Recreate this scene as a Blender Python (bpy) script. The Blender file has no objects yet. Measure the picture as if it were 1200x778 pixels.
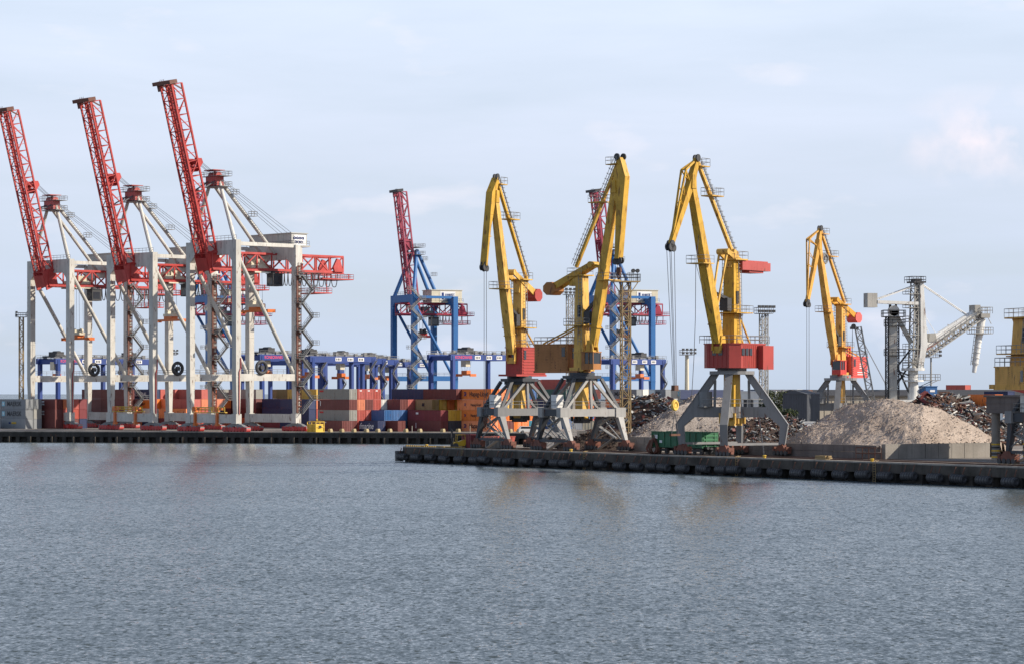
import bpy, math, random
from mathutils import Vector, Matrix
R = math.radians
scene = bpy.context.scene
# ------------------------------------------------------------------ camera
FPX, HZ, CAMH = 3200.0, 460.0, 12.0          # focal length in photo pixels, horizon row, eye height
cam_d = bpy.data.cameras.new("camera")
cam = bpy.data.objects.new("camera", cam_d)
scene.collection.objects.link(cam)
cam.location = (0, 0, CAMH)
cam.rotation_euler = (R(90), 0, 0)
cam_d.sensor_fit = 'HORIZONTAL'
cam_d.sensor_width = 36.0
cam_d.lens = 36.0 * FPX / 1200.0
cam_d.shift_y = (HZ - 389.0) / 1200.0
cam_d.clip_start = 1.0
cam_d.clip_end = 30000.0
scene.camera = cam
# ------------------------------------------------------------------ world, sun, exposure
SUN_AZ, SUN_EL = 100.0, 30.0                 # azimuth clockwise from +Y
world = bpy.data.worlds.new("World")
scene.world = world
world.use_nodes = True
nt = world.node_tree
nt.nodes.clear()
def wn(t, **k):
    n = nt.nodes.new(t)
    for a, b in k.items(): setattr(n, a, b)
    return n
sky = wn('ShaderNodeTexSky', sky_type='NISHITA')
sky.sun_disc = False
sky.sun_elevation = R(SUN_EL); sky.sun_rotation = R(SUN_AZ)
sky.altitude = 0; sky.air_density = 1.0; sky.dust_density = 0.6; sky.ozone_density = 2.5
tc = wn('ShaderNodeTexCoord')
mp = wn('ShaderNodeMapping'); mp.inputs['Scale'].default_value = (2.2, 2.2, 15.0)
mp.inputs['Rotation'].default_value = (0.0, R(5), 0.0)
no = wn('ShaderNodeTexNoise'); no.inputs['Scale'].default_value = 2.3; no.inputs['Detail'].default_value = 7.0
no.inputs['Roughness'].default_value = 0.55; no.inputs['Distortion'].default_value = 0.25
rp = wn('ShaderNodeValToRGB')
rp.color_ramp.elements[0].position = 0.36; rp.color_ramp.elements[0].color = (0.78, 0.78, 0.78, 1)
rp.color_ramp.elements[1].position = 0.70; rp.color_ramp.elements[1].color = (1.0, 1.0, 1.0, 1)
mx = wn('ShaderNodeMix', data_type='RGBA')
vc = wn('ShaderNodeValToRGB')                       # thin high cloud veil, bluer in the haze near the horizon
vc.color_ramp.elements[0].position = 0.0; vc.color_ramp.elements[0].color = (0.52, 0.615, 0.775, 1)
vc.color_ramp.elements[1].position = 0.15; vc.color_ramp.elements[1].color = (0.71, 0.80, 0.95, 1)
e_ = vc.color_ramp.elements.new(0.085); e_.color = (0.660, 0.727, 0.872, 1)
vg = wn('ShaderNodeMix', data_type='RGBA', blend_type='MULTIPLY'); vg.inputs['Factor'].default_value = 1.0; vg.inputs['B'].default_value = (10, 10, 10, 1); vg.clamp_result = False
# small cumulus puffs far on the right
mp2 = wn('ShaderNodeMapping'); mp2.inputs['Scale'].default_value = (9.0, 9.0, 26.0)
no2 = wn('ShaderNodeTexNoise'); no2.inputs['Scale'].default_value = 2.0; no2.inputs['Detail'].default_value = 8.0
rp2 = wn('ShaderNodeValToRGB')
rp2.color_ramp.elements[0].position = 0.60; rp2.color_ramp.elements[0].color = (0, 0, 0, 1)
rp2.color_ramp.elements[1].position = 0.80; rp2.color_ramp.elements[1].color = (0.55, 0.55, 0.55, 1)
mx2 = wn('ShaderNodeMix', data_type='RGBA'); mx2.inputs['B'].default_value = (9.2, 8.7, 9.2, 1)
bg = wn('ShaderNodeBackground'); bg.inputs['Strength'].default_value = 0.10
ou = wn('ShaderNodeOutputWorld')
L = nt.links.new
L(tc.outputs['Generated'], mp.inputs['Vector']); L(mp.outputs[0], no.inputs['Vector'])
L(no.outputs['Fac'], rp.inputs[0]); 
sx_ = wn('ShaderNodeSeparateXYZ'); L(tc.outputs['Generated'], sx_.inputs[0])
ve = wn('ShaderNodeMapRange'); ve.inputs['From Min'].default_value = 0.16; ve.inputs['From Max'].default_value = 0.50
ve.inputs['To Min'].default_value = 1.0; ve.inputs['To Max'].default_value = 0.10
L(sx_.outputs['Z'], ve.inputs['Value']); L(sx_.outputs['Z'], vc.inputs[0]); L(vc.outputs[0], vg.inputs['A']); L(vg.outputs['Result'], mx.inputs['B'])
vm = wn('ShaderNodeMath', operation='MULTIPLY'); L(rp.outputs[0], vm.inputs[0]); L(ve.outputs[0], vm.inputs[1])
L(vm.outputs[0], mx.inputs['Factor'])
L(sky.outputs[0], mx.inputs['A'])
L(tc.outputs['Generated'], mp2.inputs['Vector']); L(mp2.outputs[0], no2.inputs['Vector'])
L(no2.outputs['Fac'], rp2.inputs[0]); L(rp2.outputs[0], mx2.inputs['Factor'])
# one pale cumulus bank low on the right
cd_ = wn('ShaderNodeVectorMath', operation='SUBTRACT'); cd_.inputs[1].default_value = (0.1725, 0.981, 0.0915); L(tc.outputs['Generated'], cd_.inputs[0])
ce_ = wn('ShaderNodeVectorMath', operation='MULTIPLY'); ce_.inputs[1].default_value = (1.0, 1.0, 1.9); L(cd_.outputs[0], ce_.inputs[0])
cl_ = wn('ShaderNodeVectorMath', operation='LENGTH'); L(ce_.outputs[0], cl_.inputs[0])
cm1 = wn('ShaderNodeMapRange'); cm1.inputs['From Min'].default_value = 0.040; cm1.inputs['From Max'].default_value = 0.004; L(cl_.outputs['Value'], cm1.inputs['Value'])
no3 = wn('ShaderNodeTexNoise'); no3.inputs['Scale'].default_value = 60.0; no3.inputs['Detail'].default_value = 6.0; L(tc.outputs['Generated'], no3.inputs['Vector'])
cm2 = wn('ShaderNodeMapRange'); cm2.inputs['From Min'].default_value = 0.40; cm2.inputs['From Max'].default_value = 0.66; L(no3.outputs['Fac'], cm2.inputs['Value'])
cm3 = wn('ShaderNodeMath', operation='MULTIPLY'); L(cm1.outputs[0], cm3.inputs[0]); L(cm2.outputs[0], cm3.inputs[1])
mx3 = wn('ShaderNodeMix', data_type='RGBA'); mx3.inputs['B'].default_value = (9.0, 8.3, 8.9, 1); L(cm3.outputs[0], mx3.inputs['Factor']); L(mx.outputs['Result'], mx3.inputs['A'])
L(mx3.outputs['Result'], mx2.inputs['A'])
L(mx2.outputs['Result'], bg.inputs['Color']); L(bg.outputs[0], ou.inputs['Surface'])
sd = bpy.data.lights.new("sun", 'SUN')
sd.energy = 5.0; sd.angle = R(0.5); sd.color = (1.0, 0.90, 0.76)
so = bpy.data.objects.new("sun", sd); scene.collection.objects.link(so)
SDIR = Vector((math.sin(R(SUN_AZ)) * math.cos(R(SUN_EL)), math.cos(R(SUN_AZ)) * math.cos(R(SUN_EL)), math.sin(R(SUN_EL))))
so.rotation_euler = SDIR.to_track_quat('Z', 'Y').to_euler()
so.location = (300, 200, 300)
vs = scene.view_settings
vs.view_transform = 'Standard'; vs.look = 'None'; vs.gamma = 1.0; vs.exposure = 0.18; vs.use_curve_mapping = False
# ------------------------------------------------------------------ helpers
DECK = 2.5
COL = scene.collection
def W(px, s, z=DECK):                        # point on the ground plan from a bearing and a scale (pixels per metre)
    return Vector(((px - 600.0) / s, FPX / s, z))
Zv = Vector((0, 0, 1))
def rotz(a): return Matrix.Rotation(a, 4, 'Z')
class MB:
    def __init__(s, M=None):
        s.v = []; s.f = []; s.mi = []; s.M = M; s.starts = []
    def add(s, vs_, fs, mi=0):
        n = len(s.v); s.starts.append(len(s.f))
        for p in vs_:
            p = Vector(p)
            s.v.append(tuple(s.M @ p) if s.M is not None else tuple(p))
        for q in fs:
            s.f.append(tuple(i + n for i in q)); s.mi.append(mi)
    BF = [(0, 3, 2, 1), (4, 5, 6, 7), (0, 1, 5, 4), (1, 2, 6, 5), (2, 3, 7, 6), (3, 0, 4, 7)]
    def box(s, c, d, rz=0.0, mi=0):
        c = Vector(c); hx, hy, hz = d[0] / 2, d[1] / 2, d[2] / 2
        P = [Vector((x, y, z)) for z in (-hz, hz) for x, y in ((-hx, -hy), (hx, -hy), (hx, hy), (-hx, hy))]
        if rz: P = [Matrix.Rotation(rz, 3, 'Z') @ p for p in P]
        s.add([c + p for p in P], MB.BF, mi); return s
    def bb(s, x0, x1, y0, y1, z0, z1, mi=0):
        return s.box(((x0 + x1) / 2, (y0 + y1) / 2, (z0 + z1) / 2), (abs(x1 - x0), abs(y1 - y0), abs(z1 - z0)), 0, mi)
    def beam(s, p, q, w, h, up=Zv, w2=None, h2=None, mi=0):
        p = Vector(p); q = Vector(q); d = (q - p)
        if d.length < 1e-6: return s
        d.normalize(); up = Vector(up)
        if abs(d.dot(up)) > 0.98: up = Vector((1, 0, 0)) if abs(d.x) < 0.9 else Vector((0, 1, 0))
        sd_ = d.cross(up).normalized(); u2 = sd_.cross(d).normalized()
        w2 = w if w2 is None else w2; h2 = h if h2 is None else h2
        P = [p + sd_ * (a * w / 2) + u2 * (b * h / 2) for a, b in ((-1, -1), (1, -1), (1, 1), (-1, 1))]
        P += [q + sd_ * (a * w2 / 2) + u2 * (b * h2 / 2) for a, b in ((-1, -1), (1, -1), (1, 1), (-1, 1))]
        s.add(P, MB.BF, mi); return s
    def tube(s, p, q, r, r2=None, n=8, mi=0, caps=True):
        p = Vector(p); q = Vector(q); d = q - p
        if d.length < 1e-6: return s
        d.normalize(); up = Zv if abs(d.z) < 0.95 else Vector((1, 0, 0))
        a = d.cross(up).normalized(); b = a.cross(d); r2 = r if r2 is None else r2
        P = []
        for c, rr in ((p, r), (q, r2)):
            for i in range(n):
                t = 2 * math.pi * i / n
                P.append(c + a * (rr * math.cos(t)) + b * (rr * math.sin(t)))
        F = [(i, (i + 1) % n, n + (i + 1) % n, n + i) for i in range(n)]
        if caps: F += [tuple(range(n - 1, -1, -1)), tuple(range(n, 2 * n))]
        s.add(P, F, mi); return s
    def path(s, pts, r, n=5, mi=0):
        for i in range(len(pts) - 1): s.tube(pts[i], pts[i + 1], r, None, n, mi)
        return s
    def prism(s, poly, o, ex, ey, t, mi=0):   # 2-D polygon in the plane (o; ex, ey) thickened by t
        o = Vector(o); ex = Vector(ex).normalized(); ey = Vector(ey).normalized(); en = ex.cross(ey)
        n = len(poly)
        P = [o + ex * x + ey * y - en * (t / 2) for x, y in poly] + [o + ex * x + ey * y + en * (t / 2) for x, y in poly]
        F = [tuple(range(n - 1, -1, -1)), tuple(range(n, 2 * n))] + [(i, (i + 1) % n, n + (i + 1) % n, n + i) for i in range(n)]
        s.add(P, F, mi); return s
    def rail(s, pts, h=1.15, step=1.6, r=0.045, closed=False):
        pts = [Vector(p) for p in pts]
        if closed: pts = pts + [pts[0]]
        for i in range(len(pts) - 1):
            a, b = pts[i], pts[i + 1]; n = max(1, int(round((b - a).length / step)))
            for k in range(n + 1):
                p = a.lerp(b, k / n); s.tube(p, p + Zv * h, r, None, 4)
            for hh in (h, h * 0.52): s.tube(a + Zv * hh, b + Zv * hh, r, None, 4)
        return s
    def ladder(s, a, b, side, w=0.6, step=0.6, r=0.05):
        a = Vector(a); b = Vector(b); side = Vector(side).normalized() * (w / 2)
        s.tube(a - side, b - side, r, None, 4); s.tube(a + side, b + side, r, None, 4)
        n = int((b - a).length / step)
        for k in range(1, n):
            p = a.lerp(b, k / n); s.tube(p - side, p + side, r * 0.8, None, 4)
        return s
    def wheel(s, c, ax, r, w, n=14, mi=0):
        ax = Vector(ax).normalized(); c = Vector(c)
        return s.tube(c - ax * (w / 2), c + ax * (w / 2), r, None, n, mi)
    def ring(s, c, ax, R_, r, n=20, m=8, mi=0):
        ax = Vector(ax).normalized(); c = Vector(c)
        up = Zv if abs(ax.z) < 0.9 else Vector((1, 0, 0))
        a = ax.cross(up).normalized(); b = ax.cross(a)
        P = []; F = []
        for i in range(n):
            t = 2 * math.pi * i / n; e = a * math.cos(t) + b * math.sin(t)
            for j in range(m):
                u = 2 * math.pi * j / m
                P.append(c + e * (R_ + r * math.cos(u)) + ax * (r * math.sin(u)))
        for i in range(n):
            for j in range(m):
                F.append((i * m + j, ((i + 1) % n) * m + j, ((i + 1) % n) * m + (j + 1) % m, i * m + (j + 1) % m))
        s.add(P, F, mi); return s
    def truss(s, p, q, side, up, w, h, n, rc, rb, faces='lrtb', diag='z'):
        # box truss: p,q = centre line of the lower plane; w across along side, h along up
        p = Vector(p); q = Vector(q); side = Vector(side).normalized(); up = Vector(up).normalized()
        def pt(k, a, b): return p.lerp(q, k / n) + side * (a * w / 2) + up * (b * h)
        for a in (-1, 1):
            for b in (0, 1):
                s.beam(pt(0, a, b), pt(n, a, b), rc * 2, rc * 2, up)
        for k in range(n + 1):
            for a in (-1, 1): s.beam(pt(k, a, 0), pt(k, a, 1), rb * 2, rb * 2, side)
            s.beam(pt(k, -1, 0), pt(k, 1, 0), rb * 2, rb * 2, up)
            s.beam(pt(k, -1, 1), pt(k, 1, 1), rb * 2, rb * 2, up)
        for k in range(n):
            f = k % 2
            for a in (-1, 1): s.beam(pt(k, a, f), pt(k + 1, a, 1 - f), rb * 2, rb * 2, side)
            if 'b' in faces: s.beam(pt(k, -1 if f else 1, 0), pt(k + 1, 1 if f else -1, 0), rb * 1.7, rb * 1.7, up)
            if 't' in faces: s.beam(pt(k, 1 if f else -1, 1), pt(k + 1, -1 if f else 1, 1), rb * 1.7, rb * 1.7, up)
        return s
    def cut(s):
        s.cuts = getattr(s, 'cuts', []) + [len(s.f)]; return s
    def parts(s, name, mats, parent=None, smooth=False):
        # one object per piece: pieces end at cut() marks, else at every single shape
        cuts = list(getattr(s, 'cuts', [])) or list(s.starts[1:])
        cuts = [c for c in cuts if 0 < c < len(s.f)] + [len(s.f)]
        a = 0; out = []
        for c in cuts:
            used = sorted({i for f in s.f[a:c] for i in f}); ix = {i: k for k, i in enumerate(used)}
            m = MB(); m.v = [s.v[i] for i in used]; m.f = [tuple(ix[i] for i in f) for f in s.f[a:c]]; m.mi = s.mi[a:c]
            out.append(m.build(name, mats, parent, smooth)); a = c
        return out
    def mesh(s, name, mats, smooth=False):
        me = bpy.data.meshes.new(name)
        me.from_pydata(s.v, [], s.f)
        if not isinstance(mats, (list, tuple)): mats = [mats]
        for m in mats: me.materials.append(m)
        if len(mats) > 1: me.polygons.foreach_set('material_index', s.mi)
        if smooth: me.polygons.foreach_set('use_smooth', [True] * len(me.polygons))
        me.update(); return me
    def build(s, name, mats, parent=None, smooth=False):
        o = bpy.data.objects.new(name, s.mesh(name, mats, smooth)); COL.objects.link(o)
        if parent is not None: o.parent = parent
        return o
def tag(o, label=None, cat=None, group=None, kind=None):
    if label: o['label'] = label
    if cat: o['category'] = cat
    if group: o['group'] = group
    if kind: o['kind'] = kind
    return o
def thing(name, label, cat, loc, rz=0.0, group=None):
    o = bpy.data.objects.new(name, None); COL.objects.link(o)
    o.empty_display_size = 0.5
    o.location = loc; o.rotation_euler = (0, 0, rz)
    return tag(o, label, cat, group)
def inst(name, me, parent=None, loc=None, rz=None, M=None):
    o = bpy.data.objects.new(name, me); COL.objects.link(o)
    if parent is not None: o.parent = parent
    if M is not None: o.matrix_local = M
    else:
        if loc is not None: o.location = loc
        if rz is not None: o.rotation_euler = (0, 0, rz)
    return o
def text(s, size, M, mat, parent, name='lettering', ext=0.02, sx=1.0, shear=0.0):
    cu = bpy.data.curves.new(name, 'FONT'); cu.body = s; cu.size = size; cu.extrude = ext
    cu.align_x = 'CENTER'; cu.align_y = 'CENTER'; cu.shear = shear; cu.resolution_u = 3; cu.offset = size * 0.012
    cu.materials.append(mat)
    tmp = bpy.data.objects.new(name, cu); COL.objects.link(tmp)
    dg = bpy.context.evaluated_depsgraph_get(); dg.update()
    me = bpy.data.meshes.new_from_object(tmp.evaluated_get(dg)); me.name = name
    bpy.data.objects.remove(tmp); bpy.data.curves.remove(cu)
    o = bpy.data.objects.new(name, me); COL.objects.link(o); o.parent = parent
    o.matrix_local = M @ Matrix.Diagonal((sx, 1, 1, 1))
    return o
RX90 = Matrix.Rotation(R(90), 4, 'X')
# ------------------------------------------------------------------ materials
def mat(name, rgb, rough=0.55, dirt=0.3, rust=0.0, scale=0.35, metal=0.0, vary=0.1, bump=0.0, streak=True, rustcol=(0.13, 0.05, 0.025), dirtmul=0.55, spec=0.4):
    m = bpy.data.materials.new(name); m.use_nodes = True
    t = m.node_tree; N = t.nodes; K = t.links.new
    b = N['Principled BSDF']; b.inputs['Roughness'].default_value = rough; b.inputs['Metallic'].default_value = metal
    b.inputs['Specular IOR Level'].default_value = spec
    c = N.new('ShaderNodeTexCoord')
    def noise(sc, det, mapping=None):
        n = N.new('ShaderNodeTexNoise'); n.inputs['Scale'].default_value = sc; n.inputs['Detail'].default_value = det
        if mapping:
            p = N.new('ShaderNodeMapping'); p.inputs['Scale'].default_value = mapping
            K(c.outputs['Object'], p.inputs['Vector']); K(p.outputs[0], n.inputs['Vector'])
        else: K(c.outputs['Object'], n.inputs['Vector'])
        return n
    def ramp(src, a, bb, va, vb):
        r = N.new('ShaderNodeMapRange'); r.inputs['From Min'].default_value = a; r.inputs['From Max'].default_value = bb
        r.inputs['To Min'].default_value = va; r.inputs['To Max'].default_value = vb
        K(src, r.inputs['Value']); return r.outputs[0]
    def mix(f, a, bcol, ty='MIX'):
        x = N.new('ShaderNodeMix'); x.data_type = 'RGBA'; x.blend_type = ty
        K(f, x.inputs['Factor']) if not isinstance(f, float) else setattr(x.inputs['Factor'], 'default_value', f)
        for s_, q in (('A', a), ('B', bcol)):
            if isinstance(q, tuple): x.inputs[s_].default_value = (*q, 1) if len(q) == 3 else q
            else: K(q, x.inputs[s_])
        return x.outputs['Result']
    col = tuple(rgb)
    cur = None
    if vary:
        oi = N.new('ShaderNodeObjectInfo'); hs = N.new('ShaderNodeHueSaturation')
        hs.inputs['Color'].default_value = (*rgb, 1)
        K(ramp(oi.outputs['Random'], 0, 1, 1 - vary, 1 + vary), hs.inputs['Value'])
        K(ramp(oi.outputs['Random'], 0, 1, 1.0, 1 - vary * 1.2), hs.inputs['Saturation'])
        cur = hs.outputs[0]
    else: cur = col
    if dirt:
        n1 = noise(scale, 6.0)
        cur = mix(ramp(n1.outputs['Fac'], 0.40, 0.72, 0.0, dirt), cur, tuple(x * dirtmul for x in rgb))
        if streak:
            n2 = noise(1.0, 4.0, (2.2, 2.2, 0.12))
            cur = mix(ramp(n2.outputs['Fac'], 0.52, 0.75, 0.0, dirt * 0.9), cur, tuple(x * dirtmul * 0.8 + 0.01 for x in rgb))
    if rust:
        n3 = noise(1.7, 10.0, (1.3, 1.3, 0.30))
        cur = mix(ramp(n3.outputs['Fac'], 0.66 - 0.22 * rust, 0.72 - 0.15 * rust, 0.0, 0.85), cur, rustcol)
    if isinstance(cur, tuple): b.inputs['Base Color'].default_value = (*cur, 1)
    else: K(cur, b.inputs['Base Color'])
    if bump:
        n4 = noise(6.0, 5.0); bp = N.new('ShaderNodeBump'); bp.inputs['Strength'].default_value = bump; bp.inputs['Distance'].default_value = 0.2
        K(n4.outputs['Fac'], bp.inputs['Height']); K(bp.outputs[0], b.inputs['Normal'])
    return m
M_ = {}
def defm(k, *a, **kw): M_[k] = mat(k, *a, **kw)
defm('sts_white', (0.58, 0.56, 0.51), 0.5, 0.5, 0.18, dirtmul=0.6)
defm('sts_house', (0.47, 0.46, 0.43), 0.5, 0.25)
defm('boom_red', (0.50, 0.024, 0.018), 0.5, 0.45, 0.0, dirtmul=0.45)
defm('dark_steel', (0.055, 0.055, 0.06), 0.6, 0.4)
defm('grey_steel', (0.22, 0.225, 0.23), 0.55, 0.3)
defm('rail_grey', (0.26, 0.26, 0.26), 0.6, 0.0, vary=0)
defm('wire', (0.10, 0.10, 0.11), 0.6, 0.0, vary=0)
defm('wheel_red', (0.58, 0.032, 0.026), 0.55, 0.5)
defm('rack_brown', (0.16, 0.055, 0.035), 0.6, 0.4)
defm('orange', (0.72, 0.17, 0.025), 0.5, 0.35)
defm('safety_yellow', (0.72, 0.45, 0.02), 0.5, 0.35)
defm('crane_yellow', (0.66, 0.375, 0.030), 0.55, 0.60, 0.42, scale=0.6, dirtmul=0.48, rustcol=(0.20, 0.085, 0.02))
defm('crane_amber', (0.70, 0.35, 0.030), 0.55, 0.5, 0.34, scale=0.6, dirtmul=0.5, rustcol=(0.20, 0.085, 0.02))
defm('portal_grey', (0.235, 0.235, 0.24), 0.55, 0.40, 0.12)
defm('portal_lit', (0.36, 0.35, 0.335), 0.55, 0.40, 0.15)  # portal paint as sunlit members show it, light put into the colour
defm('portal_blue_shaded', (0.052, 0.058, 0.070), 0.55, 0.40, 0.15)  # dark blue portal paint, with shade on members away from the sun put in
defm('house_red', (0.43, 0.058, 0.048), 0.5, 0.35, 0.12)
defm('house_bright', (0.66, 0.055, 0.040), 0.5, 0.2)
defm('house_brown', (0.42, 0.165, 0.034), 0.55, 0.55, 0.35)
defm('rust', (0.145, 0.066, 0.042), 0.8, 0.5, 0.0, scale=1.2, dirtmul=0.4)
defm('bogie_rust', (0.20, 0.075, 0.050), 0.75, 0.5, scale=1.2, dirtmul=0.4)
defm('sts_blue', (0.010, 0.135, 0.40), 0.5, 0.3)
defm('boom_purple', (0.36, 0.030, 0.072), 0.5, 0.3)
defm('rtg_blue', (0.010, 0.046, 0.235), 0.5, 0.35)
defm('cream', (0.66, 0.60, 0.46), 0.55, 0.3)
defm('block_tan', (0.42, 0.33, 0.17), 0.7, 0.5)
defm('worn_yellow', (0.36, 0.23, 0.05), 0.7, 0.6)
defm('white', (0.78, 0.78, 0.76), 0.5, 0.15)
defm('paint_white', (0.80, 0.80, 0.80), 0.5, 0.0, vary=0)
defm('paint_black', (0.02, 0.022, 0.028), 0.5, 0.0, vary=0)
defm('paint_navy', (0.012, 0.03, 0.16), 0.5, 0.0, vary=0)
defm('paint_star', (0.30, 0.62, 0.72), 0.5, 0.0, vary=0)
defm('paint_red', (0.55, 0.03, 0.03), 0.5, 0.0, vary=0)
defm('paint_pink', (0.70, 0.08, 0.16), 0.5, 0.0, vary=0)
defm('glass', (0.03, 0.035, 0.045), 0.1, 0.0, vary=0, spec=0.6)
defm('rubber', (0.075, 0.074, 0.078), 0.45, 0.6, scale=2.0, dirtmul=0.4)
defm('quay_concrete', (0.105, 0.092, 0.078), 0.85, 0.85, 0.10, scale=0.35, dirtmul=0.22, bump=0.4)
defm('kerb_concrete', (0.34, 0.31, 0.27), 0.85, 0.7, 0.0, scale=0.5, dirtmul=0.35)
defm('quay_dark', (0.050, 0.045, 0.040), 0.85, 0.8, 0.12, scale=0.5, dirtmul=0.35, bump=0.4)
defm('block_concrete', (0.30, 0.275, 0.245), 0.85, 0.6, 0.0, scale=0.4, dirtmul=0.5, bump=0.3)
defm('gallery_concrete', (0.17, 0.145, 0.135), 0.85, 0.6, 0.0, scale=0.4, dirtmul=0.5, bump=0.3)
defm('wagon_green', (0.025, 0.14, 0.065), 0.6, 0.55, 0.10, scale=0.8)
defm('wagon_light', (0.06, 0.24, 0.11), 0.6, 0.4, 0.05, scale=0.8)
defm('shed_beige', (0.46, 0.41, 0.33), 0.7, 0.35)
defm('shed_roof', (0.048, 0.044, 0.044), 0.7, 0.4)
defm('roof_blue', (0.085, 0.095, 0.16), 0.6, 0.3)
defm('silo_dark', (0.085, 0.092, 0.11), 0.6, 0.35)
defm('loader_white', (0.72, 0.71, 0.68), 0.5, 0.45, 0.16)
defm('loader_grey', (0.40, 0.385, 0.35), 0.6, 0.5, 0.15)
defm('mast_steel', (0.33, 0.32, 0.30), 0.6, 0.3)
defm('mast_rust', (0.36, 0.25, 0.11), 0.6, 0.5, 0.2)
defm('bark', (0.09, 0.065, 0.045), 0.9, 0.4)
defm('leaf_dark', (0.030, 0.050, 0.018), 0.7, 0.5, scale=1.5, streak=False)
defm('leaf_mid', (0.062, 0.085, 0.026), 0.7, 0.5, scale=1.5, streak=False)
defm('leaf_light', (0.10, 0.115, 0.038), 0.7, 0.4, scale=1.5, streak=False)
CC = {'brown': (0.165, 0.036, 0.032), 'red': (0.46, 0.068, 0.045), 'darkred': (0.20, 0.022, 0.030), 'orange': (0.86, 0.205, 0.014),
      'grey': (0.30, 0.295, 0.265), 'steel grey': (0.235, 0.25, 0.265), 'navy': (0.018, 0.032, 0.105), 'blue': (0.018, 0.12, 0.34),
      'slate': (0.09, 0.13, 0.19), 'yellow': (0.70, 0.42, 0.035), 'tan': (0.30, 0.20, 0.075), 'white': (0.66, 0.64, 0.58),
      'charcoal': (0.060, 0.066, 0.078), 'green': (0.025, 0.105, 0.085), 'cyan': (0.05, 0.26, 0.36), 'rust orange': (0.62, 0.15, 0.04)}
for k, c in CC.items(): defm('box_' + k, c, 0.55, 0.22, 0.05, scale=0.5, vary=0.14)
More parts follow.
